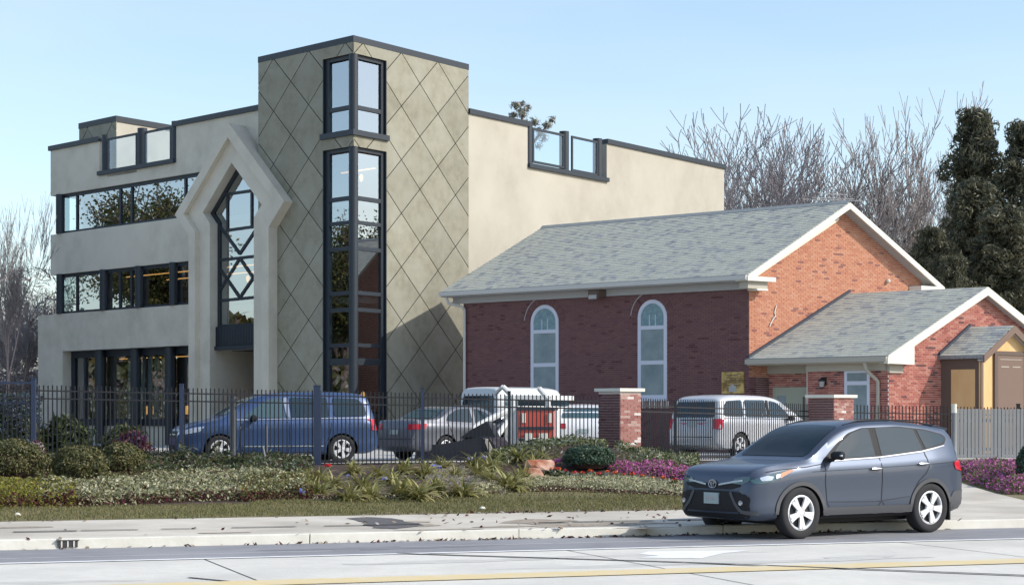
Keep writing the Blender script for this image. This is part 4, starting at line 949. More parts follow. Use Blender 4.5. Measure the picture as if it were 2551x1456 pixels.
# ================================================================== FENCES AND PILLARS
def ground_at(X, Z): return hgt(X, Z-SL*X)
def fence(p0, p1, zt0, zt1, zb0, zb1, sp, label, rails=(.10, .26), posts=(), pt=.026, m=None, xoff=0, group=None, bottom_rail=True):
    """p0, p1: plan points; pickets are single parts with shared mesh"""
    m = m or M['black']; p0, p1 = Vector(p0), Vector(p1); L = (p1-p0).length; d = (p1-p0)/L; n = int(L/sp)
    t = empty('picket_fence', (p0.x, p0.y, zb0), 0, label, 'fence', group)
    H = zt0-zb0; hb = MB(); hb.box(-pt/2, pt/2, -pt/2, pt/2, 0, H); me = None
    for i in range(n+1):
        q = p0+d*(i*sp); f = i/max(1, n); zb = zb0+(zb1-zb0)*f; zt = zt0+(zt1-zt0)*f
        if me is None:
            o = hb.build('picket', m, t, local=True); me = o.data
        else: o = put('picket', me, t)
        o.location = (q.x-p0.x, q.y-p0.y, zb-zb0+random.uniform(-.01, .01)); o.scale = (1, 1, (zt-zb)/H)
    hs = [(zt0-r, zt1-r) for r in rails]+([(zb0+.12, zb1+.12)] if bottom_rail else [])
    for (za, zc) in hs:
        r_ = MB(); nr = Vector((-d.y, d.x))*.014
        c = lambda P, z: [(P.x-nr.x, P.y-nr.y, z-.016), (P.x+nr.x, P.y+nr.y, z-.016), (P.x+nr.x, P.y+nr.y, z+.016), (P.x-nr.x, P.y-nr.y, z+.016)]
        r_.solid(c(p0, za), c(p1, zc)); r_.build('rail', m, t)
    for (f, w, z0, z1, pm) in posts:
        q = p0+(p1-p0)*f; b = MB(); b.box(q.x-w/2, q.x+w/2, q.y-w/2, q.y+w/2, z0, z1); b.box(q.x-w/2-.008, q.x+w/2+.008, q.y-w/2-.008, q.y+w/2+.008, z1, z1+.02); b.build('post', pm, t)
    return t
ZA, ZB = 42.2, 45.6
pA0 = ((-60-CX)/F*ZA, ZA); pA1 = ((1495-CX)/F*ZB, ZB)
fx0 = lambda x: (ray(x)*pA0[1]-pA0[0])/((pA1[0]-pA0[0])-ray(x)*(pA1[1]-pA0[1]))
def zfen(x, y): f = fx0(x); Z = pA0[1]+(pA1[1]-pA0[1])*f; return CH+(HY-y)/F*Z
posts = [(fx0(x), w, .55, zfen(x, y), m) for x, y, w, m in ((84, 943, .10, M['bluepost']), (452, 957, .09, M['bluepost']), (790, 961, .16, M['bluepost']), (1052, 967, .07, M['bluepost']), (1268, 975, .07, M['black']))]
fence(pA0, pA1, zfen(-60, 955), zfen(1495, 986), .58, .58, .100, 'long black steel picket fence in front of the blue minivan and the charcoal building', posts=posts, rails=(.13, .31))
def pillar(x0, xm, x1, ycap, Z, label):
    """x0..xm shaded face, xm..x1 sunlit face"""
    O_ = ((xm-CX)/F*Z, Z); fr = Frame(O_, (-5625/F, 1), (6425/F, 1))
    wa = fr.a_of(x0, 0); wb_ = fr.b_of(x1, 0); wa = wb_ = (wa+wb_)/2; H = CH+(HY-ycap)/F*Z
    t = empty('brick_pillar', (O_[0], O_[1], .55), 0, label, 'pillar')
    b = MB(); b.fbox(fr, .0, wa, .0, wb_, .5, H-.06); core = b.build('core', M['mortar_light'], t)
    z = .56; row = 0; L, Hb, G = .203, .0575, .0105
    n = max(1, round(wa/(L+G))); L = wa/n-G
    for face in (0, 1):
        z = .56; row = 0; cache = {}
        while z+Hb < H-.06:
            k = -((L+G)/2 if row % 2 else 0)
            while k < wa-.02:
                a, c = max(0, k), min(wa, k+L)
                if c-a > .03:
                    top = z > 1.25
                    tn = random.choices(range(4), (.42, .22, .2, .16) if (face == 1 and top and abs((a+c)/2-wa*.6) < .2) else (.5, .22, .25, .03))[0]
                    mt = (BRP if face == 1 else BRS)[tn]  # shaded face takes the darker set, shade put into its colour
                    m_ = MB(); j = random.uniform(-.002, .004)
                    if face == 1: m_.fbox(fr, -.014-j, -.0005, a, c, z, z+Hb)
                    else: m_.fbox(fr, a, c, -.014-j, -.0005, z, z+Hb)
                    m_.build('brick', mt, core)
                k += L+G
            z += Hb+G; row += 1
    b = MB(); b.fbox(fr, -.07, wa+.07, -.07, wb_+.07, H-.06, H+.02); b.build('cap', M['trim'], t)
    return O_, fr, wa, wb_
P1 = pillar(1500, 1544, 1604, 968, 46.3, 'tall brick gate pillar with whitish patches and a pale cap, beside the white hatchback')
P2 = pillar(2022, 2076, 2131, 984, 50.0, 'brick gate pillar with a pale cap, behind the roof of the grey crossover')
fB0 = P1[1].w(P1[2]*.5, P1[3], 0); fB1 = P2[1].w(P2[2], P2[3]*.5, 0)
z_at = lambda y, Z: CH+(HY-y)/F*Z
fence((fB0.x+.05, fB0.y), (fB1.x-.05, fB1.y), z_at(990, fB0.y), z_at(1006, fB1.y), .58, .58, .078, 'black picket gate between the two brick pillars, in front of the white van', rails=(.2, .34), pt=.022, posts=[(.22, .07, .55, z_at(1000, 48), M['black'])])
fC0 = P2[1].w(P2[2]*.5, P2[3], 0); fC1 = ((2640-CX)/F*53, 53)
fence((fC0.x+.05, fC0.y), fC1, z_at(1007, fC0.y), z_at(1016, 53), .58, .58, .11, 'black picket fence along the annex, behind the grey crossover', rails=(.22, .40), posts=[(.80, .09, .5, z_at(1006, 52), M['black'])])
# grey board fence at right
gf = empty('board_fence', (((2372-CX)/F*54.5), 54.5, .6), 0, 'grey weathered board fence at the right before the plywood porch', 'fence')
p0 = Vector(((2372-CX)/F*51.3, 51.3)); p1 = Vector(((2700-CX)/F*52.2, 52.2)); ORG[gf.name] = Vector((p0.x, p0.y, .6)); gf.location = (p0.x, p0.y, .6)
L = (p1-p0).length; d = (p1-p0)/L; k = 0; me = None
while k*.115 < L:
    q = p0+d*(k*.115); zt = z_at(1018+random.uniform(-.6, .6), 51.5)
    if me is None:
        b = MB(); n_ = Vector((-d.y, d.x)); c = [(0, 0), (d.x*.095, d.y*.095), (d.x*.095+n_.x*.02, d.y*.095+n_.y*.02), (n_.x*.02, n_.y*.02)]
        b.solid([(x, y, 0) for x, y in c], [(x, y, zt-.6) for x, y in c]); o = b.build('board', M['greywood'], gf, local=True); me = o.data
    else: o = put('board', me, gf)
    o.location = (q.x-p0.x, q.y-p0.y, random.uniform(-.01, .01)); k += 1
b = MB(); n_ = Vector((-d.y, d.x))*.05
for z in (.8, 1.6): b.solid([(p0.x+n_.x*.5, p0.y+n_.y*.5, z), (p0.x+n_.x, p0.y+n_.y, z), (p1.x+n_.x, p1.y+n_.y, z), (p1.x+n_.x*.5, p1.y+n_.y*.5, z)], [(p0.x+n_.x*.5, p0.y+n_.y*.5, z+.09), (p0.x+n_.x, p0.y+n_.y, z+.09), (p1.x+n_.x, p1.y+n_.y, z+.09), (p1.x+n_.x*.5, p1.y+n_.y*.5, z+.09)])
b.build('rail', M['greywood'], gf)
q = at(2376, 1005, 51.2); b = MB(); b.tube((q.x, q.y, .6), (q.x, q.y, q.z-.25), .07, n=14, mi=1); b.tube((q.x, q.y, q.z-.25), (q.x, q.y, q.z), .075, n=14); o = b.build('capped_post', [M['trim'], M['greywood']], loc=(q.x, q.y, .6), smooth=True)
tag(o, 'grey round post with a white top at the end of the board fence', 'post')
# weathered bollards behind the fence, in front of the blue minivan
for (x, y0, y1, Z, w, m, lab) in ((581, 986, 1150, 43.7, .085, M['greywood'], 'pale weathered tall post standing before the nose of the blue minivan'), (663, 1056, 1140, 43.8, .035, M['greywood'], 'short thin pale stake standing before the door of the blue minivan')):
    q0, q1 = at(x, y0, Z), at(x, y1, Z); b = MB(); b.tube((q0.x, Z, .55), (q0.x, Z, q0.z), w, n=14); o = b.build('post', m, loc=(q0.x, Z, .55), smooth=True); o.name = 'bollard'; tag(o, lab, 'post')
# dark blue gate bar far left
gt = empty('metal_gate', (at(30, 950, 43.2).x, 43.2, .6), 0, 'dark blue metal gate with a flat top bar at the far left edge', 'gate')
for (xa_, xb_, ya_, yb_) in ((-40, 80, 950, 955),):
    b = MB(); q0, q1 = at(xa_, ya_, 43.1), at(xb_, yb_, 43.1); b.box(q0.x, q1.x, 43.1, 43.18, q1.z, q0.z); b.build('top_bar', M['bluepost'], gt)
b = MB(); q0 = at(-38, 950, 43.1); b.box(q0.x, q0.x+.08, 43.1, 43.18, .6, q0.z-.06); b.build('post', M['bluepost'], gt)
b = MB(); q0, q1 = at(-38, 1000, 43.1), at(78, 1005, 43.1); b.box(q0.x, q1.x, 43.1, 43.14, q1.z, q0.z); b.build('rail', M['bluepost'], gt)
# ================================================================== VEHICLES
def pchip(xs, ys):
    xs = np.array(xs, float); ys = np.array(ys, float); h = np.diff(xs); dl = np.diff(ys)/h; n = len(xs); d = np.zeros(n)
    for i in range(1, n-1):
        if dl[i-1]*dl[i] > 0: w1, w2 = 2*h[i]+h[i-1], h[i]+2*h[i-1]; d[i] = (w1+w2)/(w1/dl[i-1]+w2/dl[i])
    d[0], d[-1] = dl[0], dl[-1]
    def f(x):
        x = min(max(x, xs[0]), xs[-1]); i = min(int(np.searchsorted(xs, x, 'right'))-1, n-2); t = (x-xs[i])/h[i]
        return float((2*t**3-3*t*t+1)*ys[i]+(t**3-2*t*t+t)*h[i]*d[i]+(-2*t**3+3*t*t)*ys[i+1]+(t**3-t*t)*h[i]*d[i+1])
    return f
def loft(sp):
    zt, zb, wm, bt = [pchip(*zip(*sp[k])) for k in ('top', 'bot', 'wid', 'belt')]; L = sp['L']
    xs = sorted(set([round(x, 4) for x in list(np.linspace(0, .3, 12))+list(np.linspace(.3, L-.3, 56))+list(np.linspace(L-.3, L, 12))]))
    tum = sp.get('tumble', .76); rings = []
    for x in xs:
        t, b0, w, be = zt(x), zb(x), wm(x), min(bt(x), zt(x)-.03); h = t-be; g = min(1, max(0, (h-.07)/.42)); g = g*g*(3-2*g)
        wb = w*.945; wt = w*((.90)*(1-g)+tum*g); zm = (b0+be)/2
        rise = be-b0
        P = [(0, b0), (.55*w, b0), (.90*w, b0+.005), (.965*w, b0+.05), (.99*w, b0+rise*.18), (.982*w, b0+rise*.34), (.985*w, b0+rise*.52), (.993*w, b0+rise*.70), (1.0*w, b0+rise*.84), (.975*w, b0+rise*.95), (wb, be),
             (wb+(wt-wb)*.33, be+h*(.30)), (wb+(wt-wb)*.68, be+h*(.58)), (wt, be+h*(.84)), (wt-.05*w, be+h*.93), (wt*.80, be+h*.975), (wt*.45, be+h*.995), (0, t)]
        rings.append([Vector((x, -p[0], p[1])) for p in P]+[Vector((x, p[0], p[1])) for p in P[-2:0:-1]])
    bm = bmesh.new(); n = len(rings[0]); V = [[bm.verts.new(p) for p in r] for r in rings]
    for i in range(len(V)-1):
        for j in range(n): k = (j+1) % n; bm.faces.new((V[i][j], V[i][k], V[i+1][k], V[i+1][j]))
    bm.faces.new(V[0][::-1]); bm.faces.new(V[-1])
    bmesh.ops.recalc_face_normals(bm, faces=bm.faces); return bm
def smooth2(pts, n=6):
    return pts
def rnd(pts, r=.04, n=4):
    """round the corners of a 2D polygon"""
    out = []; N = len(pts)
    for i in range(N):
        p, a, c = Vector(pts[i]), Vector(pts[i-1]), Vector(pts[(i+1) % N]); u, v = (a-p), (c-p); ru = min(r, u.length*.45); rv = min(r, v.length*.45)
        s, e = p+u.normalized()*ru, p+v.normalized()*rv
        for k in range(n+1): t = k/n; out.append(tuple((1-t)**2*s+2*t*(1-t)*p+t*t*e))
    return out
def patch(bvh, name, poly, axis, off, m, parent, step=.09, sgn=1, L=5):
    bm = bmesh.new(); f = bm.faces.new([bm.verts.new((p[0], p[1], 0)) for p in poly])
    xs = [p[0] for p in poly]; ys = [p[1] for p in poly]
    for ax, (lo, hi) in ((0, (min(xs), max(xs))), (1, (min(ys), max(ys)))):
        k = math.ceil(lo/step)*step
        while k < hi:
            co = (k, 0, 0) if ax == 0 else (0, k, 0); no = (1, 0, 0) if ax == 0 else (0, 1, 0)
            bmesh.ops.bisect_plane(bm, geom=bm.verts[:]+bm.edges[:]+bm.faces[:], plane_co=co, plane_no=no, dist=1e-5); k += step
    dead = []
    for v in bm.verts:
        a, c = v.co.x, v.co.y
        if axis == 'side': o, d = Vector((a, sgn*3, c)), Vector((0, -sgn, 0))
        elif axis == 'front': o, d = Vector((-3, a, c)), Vector((1, 0, 0))
        elif axis == 'rear': o, d = Vector((L+3, a, c)), Vector((-1, 0, 0))
        else: o, d = Vector((a, c, 4)), Vector((0, 0, -1))
        hit = bvh.ray_cast(o, d)
        if hit[0] is None: dead.append(v)
        else: v.co = hit[0]+(hit[1]*off if off > 0 else -d*0)
    if dead: bmesh.ops.delete(bm, geom=dead, context='VERTS')
    if not bm.faces: bm.free(); return None
    ctr = Vector((L/2, 0, .7)); bmesh.ops.recalc_face_normals(bm, faces=bm.faces)
    f = max(bm.faces, key=lambda f: f.calc_area())
    if f.normal.dot(f.calc_center_median()-ctr) < 0: bmesh.ops.reverse_faces(bm, faces=bm.faces)
    me = bpy.data.meshes.new(name); bm.to_mesh(me); bm.free(); me.materials.append(m); me.polygons.foreach_set('use_smooth', [True]*len(me.polygons))
    return put(name, me, parent)
def line_poly(pts, w):
    """thin ribbon along a polyline in 2D"""
    A, B = [], []; n = len(pts)
    for i in range(n):
        p = Vector(pts[i]); t = (Vector(pts[min(i+1, n-1)])-Vector(pts[max(i-1, 0)])).normalized(); q = Vector((-t.y, t.x))*w/2; A.append(tuple(p+q)); B.append(tuple(p-q))
    return A+B[::-1]
WHEELS = {}
def wheel_mesh(kind, Rt, wd):
    key = (kind, Rt)
    if key in WHEELS: return WHEELS[key]
    b = MB(); r = Rt*.665
    b.lathe([(r, -wd*.40), (r+.02, -wd*.47), (Rt-.035, -wd*.5), (Rt-.008, -wd*.42), (Rt, -wd*.3), (Rt, wd*.3), (Rt-.008, wd*.42), (Rt-.035, wd*.5), (r+.02, wd*.47), (r, wd*.40)], axis='y', n=48)
    ty = b.build('wheel', M['tyre'], None, local=True, smooth=True, sharp=50); me_t = ty.data; bpy.data.objects.remove(ty)
    b = MB(); b.lathe([(r+.003, -wd*.44), (r-.015, -wd*.46), (r-.03, -wd*.40), (r-.035, 0), (r-.03, wd*.3)], axis='y', n=48)
    # spokes on the outer (-y) face
    ns = 5 if kind != 'ten' else 10
    for i in range(ns):
        t = 2*math.pi*i/ns+math.pi/2
        for dw in ((-.15, .15) if kind == 'split' else (0,)):
            t0, t1 = t+dw*.25, t+dw
            wi, wo = (.026, .026) if kind == 'split' else ((.085, .06) if ns == 5 else (.035, .03))
            def P(tt, rr, s, y): return (rr*math.cos(tt)-s*math.sin(tt), y, rr*math.sin(tt)+s*math.cos(tt))
            y0, y1 = -wd*.40, -wd*.34; rr0, rr1 = .06, r-.02
            b.solid([P(t0, rr0, -wi, y1), P(t0, rr0, wi, y1), P(t1, rr1, wo, y0), P(t1, rr1, -wo, y0)], [P(t0, rr0, -wi, y1-.03), P(t0, rr0, wi, y1-.03), P(t1, rr1, wo, y0-.025), P(t1, rr1, -wo, y0-.025)])
    b.lathe([(0, -wd*.46), (.055, -wd*.45), (.08, -wd*.40), (.085, -wd*.30)], axis='y', n=20)
    o = b.build('rim', M['rim'], None, local=True, smooth=True, sharp=30); me_r = o.data; bpy.data.objects.remove(o)
    b = MB(); b.lathe([(0, -wd*.18), (r-.03, -wd*.18)], axis='y', n=32); o = b.build('brake', M['rimdark'], None, local=True); me_b = o.data; bpy.data.objects.remove(o)
    WHEELS[key] = (me_t, me_r, me_b); return WHEELS[key]
def car(name, sp, loc, rz, label, cat, group=None, wheels=('split',)):
    root = empty(name, loc, rz, label, cat, group); L = sp['L']; bm = loft(sp); bvh = BVHTree.FromBMesh(bm)
    me = bpy.data.meshes.new('body'); bm.to_mesh(me); bm.free(); body = put('body', me, root); me.materials.append(sp['paint']); me.materials.append(M['plastic'])
    Rt, wd, W2 = sp['tyre'], .215, sp['W']/2; ax = sp['axles']
    cut = MB()
    for x in ax:
        for s in (-1, 1):
            c = MB(); y0, y1 = s*(W2-.30), s*(W2+.1); cut.lathe([(0, y0), (Rt+.055, y0), (Rt+.055, y1), (0, y1)], (x, 0, Rt-.01), axis='y', n=40)
            n = 40
    bmc = bmesh.new(); me_c = bpy.data.meshes.new('c'); me_c.from_pydata(cut.v, [], cut.f); bmc.from_mesh(me_c); bmesh.ops.remove_doubles(bmc, verts=bmc.verts, dist=1e-5); bmesh.ops.recalc_face_normals(bmc, faces=bmc.faces); bmc.to_mesh(me_c); bmc.free()
    me_c.materials.append(sp['paint']); me_c.materials.append(M['plastic']); me_c.polygons.foreach_set('material_index', [1]*len(me_c.polygons))
    oc = bpy.data.objects.new('cut', me_c); COL.objects.link(oc); md = body.modifiers.new('b', 'BOOLEAN'); md.operation = 'DIFFERENCE'; md.object = oc; md.solver = 'EXACT'
    rl, rr = root.location.copy(), root.rotation_euler.z; root.location = (0, 0, 0); root.rotation_euler = (0, 0, 0)
    bpy.context.view_layer.update(); dg = bpy.context.evaluated_depsgraph_get(); me2 = bpy.data.meshes.new_from_object(body.evaluated_get(dg)); me2.name = 'body'
    body.modifiers.clear(); body.data = me2; bpy.data.objects.remove(oc); root.location = rl; root.rotation_euler = (0, 0, rr)
    me2.polygons.foreach_set('use_smooth', [True]*len(me2.polygons)); me2.set_sharp_from_angle(angle=R(38))
    mt, mr, mb = wheel_mesh(sp.get('wheel', 'split'), Rt, wd)
    for x in ax:
        for s in (-1, 1):
            w = put('wheel', mt, root, (x, s*(W2-.125), Rt)); w.rotation_euler = (0, random.uniform(0, 1.2), 0 if s < 0 else math.pi)
            put('rim', mr, w, (0, 0, 0)); put('brake_disc', mb, w, (0, 0, 0))
    for (nm, poly, axis, off, m) in sp['patches']:
        if axis == 'sides':
            for s in (-1, 1): patch(bvh, nm, poly, 'side', off, m, root, sgn=s, L=L, step=sp.get('step', .09))
        elif axis in ('fronts', 'rears'):
            for s in (-1, 1): patch(bvh, nm, [(p[0]*s, p[1]) for p in poly], axis[:-1], off, m, root, L=L, step=sp.get('step', .09))
        else: patch(bvh, nm, poly, axis, off, m, root, L=L, step=sp.get('step', .09))
    return root, bvh
def arch(x, z, r0, r1, a0=-8, a1=188, n=28):
    A = [(x+r1*math.cos(R(t)), z+r1*math.sin(R(t))) for t in np.linspace(a0, a1, n)]; B = [(x+r0*math.cos(R(t)), z+r0*math.sin(R(t))) for t in np.linspace(a1, a0, n)]; return A+B
# ---------------------------------------------------------------- the grey crossover in front
g_paint = paint('grey_blue_paint', (.060, .078, .115), .6, .42)
suv = dict(L=4.46, W=1.845, tyre=.378, axles=(.90, 3.56), paint=g_paint, wheel='split', tumble=.80, step=.07,
  top=[(0, .66), (.012, .80), (.04, .91), (.10, .975), (.25, 1.03), (.5, 1.07), (.8, 1.105), (1.06, 1.14), (1.17, 1.19), (1.46, 1.385), (1.74, 1.55), (1.97, 1.635), (2.3, 1.69), (2.8, 1.705), (3.4, 1.67), (3.9, 1.605), (4.12, 1.565), (4.19, 1.45), (4.30, 1.23), (4.37, 1.06), (4.43, .92), (4.45, .75), (4.46, .6)],
  bot=[(0, .38), (.06, .31), (.2, .27), (.5, .27), (1.3, .28), (3.1, .28), (3.9, .28), (4.3, .33), (4.46, .42)],
  wid=[(0, .60), (.03, .69), (.1, .775), (.2, .825), (.35, .865), (.55, .885), (.9, .915), (1.5, .92), (2.3, .92), (3.0, .922), (3.6, .925), (3.9, .905), (4.1, .875), (4.3, .82), (4.4, .76), (4.46, .66)],
  belt=[(0, .52), (.1, .88), (.3, .96), (.7, 1.03), (1.0, 1.07), (1.4, 1.09), (2.5, 1.12), (3.4, 1.16), (4.1, 1.20), (4.3, 1.07), (4.46, .55)], patches=[])
GL = M['autoglass']; SM = M['seam']
dlo = rnd([(1.52, 1.125), (1.80, 1.32), (2.12, 1.50), (2.35, 1.555), (3.0, 1.575), (3.55, 1.545), (3.93, 1.475), (4.02, 1.40), (3.90, 1.27), (3.6, 1.215), (2.5, 1.145)], .05)
suv['patches'] += [
 ('window_surround', rnd([(1.34, 1.115), (1.67, 1.335), (1.96, 1.51), (2.24, 1.585), (3.0, 1.605), (3.57, 1.56), (3.97, 1.48), (4.04, 1.42), (3.94, 1.32), (3.6, 1.245), (2.5, 1.145)], .05), 'sides', .004, M['plastic']),
 ('side_window', rnd([(1.50, 1.14), (1.76, 1.355), (2.02, 1.505), (2.26, 1.57), (2.38, 1.575), (2.42, 1.165)], .03), 'sides', .009, GL),
 ('side_window', rnd([(2.55, 1.17), (2.52, 1.588), (3.0, 1.59), (3.32, 1.562), (3.43, 1.25)], .03), 'sides', .009, GL),
 ('quarter_window', rnd([(3.50, 1.265), (3.39, 1.557), (3.60, 1.535), (3.93, 1.465), (4.0, 1.41), (3.91, 1.345)], .03), 'sides', .009, GL),
 ('belt_moulding', line_poly([(1.36, 1.105), (2.5, 1.15), (3.4, 1.225), (3.93, 1.31)], .02), 'sides', .012, M['chrome']),
 ('windscreen', rnd([(-.70, 1.175), (.70, 1.175), (.655, 1.42), (.60, 1.605), (0, 1.635), (-.60, 1.605), (-.655, 1.42)], .06), 'front', .006, M['windscreen']),
 ('door_seam', line_poly([(1.36, 1.08), (1.36, .8), (1.40, .5), (1.45, .42), (2.40, .42), (2.50, .50), (2.52, .8), (2.50, 1.14), (2.47, 1.56)], .014), 'sides', .004, SM),
 ('door_seam', line_poly([(2.52, .5), (2.56, .42), (3.06, .42), (3.16, .6), (3.28, .78), (3.44, .9), (3.50, 1.0), (3.46, 1.2), (3.36, 1.56)], .014), 'sides', .004, SM),
 ('sill_trim', rnd([(1.33, .33), (1.33, .44), (3.15, .44), (3.15, .33)], .02), 'sides', .012, M['plastic_grey']),
 ('sill_black', rnd([(1.30, .285), (1.30, .325), (3.18, .325), (3.18, .285)], .01), 'sides', .012, M['plastic']),
 ('arch_trim', arch(.90, .352, .415, .475, 2, 178), 'sides', .014, M['plastic_grey']), ('arch_trim', arch(3.56, .352, .415, .475, 2, 178), 'sides', .014, M['plastic_grey']),
 ('rear_bumper', rnd([(3.98, .30), (3.99, .50), (4.10, .62), (4.44, .64), (4.44, .40), (4.2, .30)], .04), 'sides', .010, M['plastic_grey']),
 ('tail_light', rnd([(4.12, .96), (4.08, 1.06), (4.28, 1.10), (4.40, 1.00), (4.38, .90)], .03), 'sides', .012, M['lamp_red']),
 ('bumper_lower', rnd([(-.72, .31), (-.74, .46), (-.60, .68), (-.2, .69), (.2, .69), (.6, .68), (.74, .46), (.72, .31)], .05), 'front', .008, M['plastic']),
 ('grille_upper', rnd([(-.60, .76), (-.40, .715), (.40, .715), (.60, .76), (.55, .84), (.2, .80), (-.2, .80), (-.55, .84)], .03), 'front', .008, M['plastic']),
 ('chrome_bar', line_poly([(-.62, .845), (-.4, .815), (-.14, .775)], .026), 'front', .02, M['chrome']), ('chrome_bar', line_poly([(.62, .845), (.4, .815), (.14, .775)], .026), 'front', .02, M['chrome']),
 ('headlight', rnd([(.08, .855), (.10, .80), (.32, .815), (.52, .875), (.76, .985), (.70, 1.0), (.40, .95)], .02), 'sides', .010, M['autoglass2']),
 ('headlight_lens', rnd([(.20, .835), (.36, .855), (.40, .90), (.30, .915), (.18, .885)], .02), 'sides', .015, M['lamp_clear']), ('headlight_lens', rnd([(.42, .87), (.50, .885), (.54, .94), (.44, .93)], .015), 'sides', .015, M['lamp_clear']),
 ('headlight_front', rnd([(.42, .80), (.45, .86), (.62, .90), (.72, .90), (.72, .84), (.62, .79)], .02), 'fronts', .012, M['autoglass2']),
 ('indicator', rnd([(.50, .875), (.76, .985), (.70, .993), (.52, .945)], .01), 'sides', .018, M['lamp_amber']),
 ('fog_surround', rnd([(.46, .46), (.50, .60), (.66, .66), (.74, .60), (.72, .46)], .03), 'fronts', .014, M['plastic']),
 ('silver_blade', line_poly([(.40, .68), (.50, .52), (.62, .405), (.80, .38)], .05), 'fronts', .018, M['plastic_grey']),
 ('fuel_seam', line_poly([(3.72, .86), (3.72, .98), (3.86, .98), (3.86, .86), (3.72, .86)], .008), 'side', .004, SM),
 ('hood_seam', line_poly([(.30, .965), (.6, 1.0), (1.0, 1.03), (1.30, 1.065)], .010), 'sides', .006, SM),
 ('side_crease_shade', line_poly([(1.1, .96), (2.0, .985), (3.6, 1.04), (4.1, 1.06)], .008), 'sides', .004, SM), ('lower_crease_shade', line_poly([(1.42, .52), (2.4, .50), (3.1, .56)], .008), 'sides', .004, SM)]  # body creases drawn as dark strips, their shade line painted on
th = R(34.5); cth, sth = math.cos(th), math.sin(th)
ctX, ctZ = (1994-CX)/F*26.45, 26.45
# local +x runs rearward; near side is local -y
org = Vector((ctX, ctZ, 0))-Vector((cth*.90+sth*(.8225+.06), sth*.90-cth*(.8225+.06), 0))
suvo, suvb = car('crossover_car', suv, org, th, 'dark grey crossover car with silver wheels driving on the road at the right', 'car')
# logo ring, plate, mirrors, handles, spoiler
b = MB()
def ring(b, cx, cy, cz, rx_, rz_, t=.006, n=24, x=-.012):
    pts = [Vector((x, cy+rx_*math.cos(2*math.pi*i/n), cz+rz_*math.sin(2*math.pi*i/n))) for i in range(n)]
    for i in range(n): b.tube(pts[i], pts[(i+1) % n], t, n=5)
hx = suvb.ray_cast(Vector((-3, 0, .775)), Vector((1, 0, 0)))[0].x
ring(b, 0, 0, .785, .085, .06, .008, x=hx-.015); ring(b, 0, 0, .785, .028, .055, .007, x=hx-.017); ring(b, 0, 0, .810, .060, .026, .007, x=hx-.018)
b.build('emblem', M['chrome'], suvo, local=True)
b = MB(); b.box(hx-.045, hx-.02, -.155, .155, .50, .66); pl = b.build('number_plate', M['plate'], suvo, local=True)
b = MB(); rr_ = random.Random(3)
for k in range(6): b.box(hx-.049, hx-.0455, -.12+k*.042, -.095+k*.042+rr_.uniform(-.004, .004), .55, .61)
b.build('plate_marks', M['soffit'], pl, local=True)
for s in (-1, 1):
    b = MB(); ring_ = lambda y, k: [(x_*k, y, z_*k) for x_, z_ in ((-.045, -.05), (-.075, -.02), (-.07, .045), (-.03, .075), (.05, .075), (.075, .05), (.075, -.045), (.04, -.07))]
    prev = ring_(s*-.12, .75)
    for yy, kk in ((-.08, .95), (.04, 1.05), (.10, .92), (.125, .6)):
        cur = ring_(s*yy, kk); b.solid(prev, cur); prev = cur
    b.v = [(v[0]*.75, v[1]*.9+s*1.02, v[2]*.85) for v in b.v]; b.v = [(v[0]+1.50, v[1], v[2]+1.185) for v in b.v]
    m_ = b.build('wing_mirror', g_paint if False else M['plastic'], suvo, local=True, smooth=True)
    b = MB(); b.tube((1.50, s*.88, 1.12), (1.50, s*.98, 1.15), .03, .025, n=8); b.build('mirror_arm', M['plastic'], m_, local=True)
    b = MB(); b.lathe([(0, -.03), (.014, -.025), (.018, 0), (.014, .03), (0, .035)], (0, 0, 0), axis='y', n=10); b.v = [(v[0]+1.465, v[1]+s*1.115, v[2]+1.19) for v in b.v]; b.build('mirror_indicator', M['lamp_clear'], m_, local=True, smooth=True)
    for (x, z) in ((2.36, .985), (3.36, 1.045)):
        y = suvb.ray_cast(Vector((x, s*3, z)), Vector((0, -s, 0)))[0].y; b = MB(); b.lathe([(0, -.11), (.014, -.10), (.02, -.05), (.02, .05), (.014, .10), (0, .11)], (x, 0, z), axis='x', n=8)
        b.v = [(v[0], v[1]+y+s*.032, v[2]) for v in b.v]; b.build('door_handle', M['chrome'], suvo, local=True, smooth=True)
    b = MB(); q = [(2.0, 1.625), (2.3, 1.685), (3.0, 1.70), (3.6, 1.66), (3.9, 1.62)]
    for i in range(4):
        b.tube((q[i][0], s*.60, q[i][1]), (q[i+1][0], s*.60, q[i+1][1]), .012, n=6)
    b.build('roof_rail', M['plastic'], suvo, local=True)
b = MB(); b.solid([(3.90, -.60, 1.57), (4.28, -.55, 1.535), (4.28, .55, 1.535), (3.90, .60, 1.57)], [(3.90, -.62, 1.63), (4.30, -.56, 1.57), (4.30, .56, 1.57), (3.90, .62, 1.63)]); b.build('spoiler', g_paint, suvo, local=True)
for s in (-1, 1):
    b = MB(); b.box(3.96, 3.99, s*.80-.1, s*.80+.1, .18, .45); b.build('mud_flap', M['plastic'], suvo, local=True)
    b = MB(); b.lathe([(0, -.012), (.035, -.01), (.035, .01), (0, .01)], (0, 0, 0), axis='x', n=12); fx = suvb.ray_cast(Vector((-3, s*.62, .53)), Vector((1, 0, 0)))[0]; b.v = [(v[0]+fx.x-.02, v[1]+s*.62, v[2]+.53) for v in b.v]; b.build('fog_light', M['lamp_clear'], suvo, local=True, smooth=True)
b = MB(); b.box(.7, 3.9, -.6, .6, .20, .30); b.build('underbody', M['plastic'], suvo, local=True)
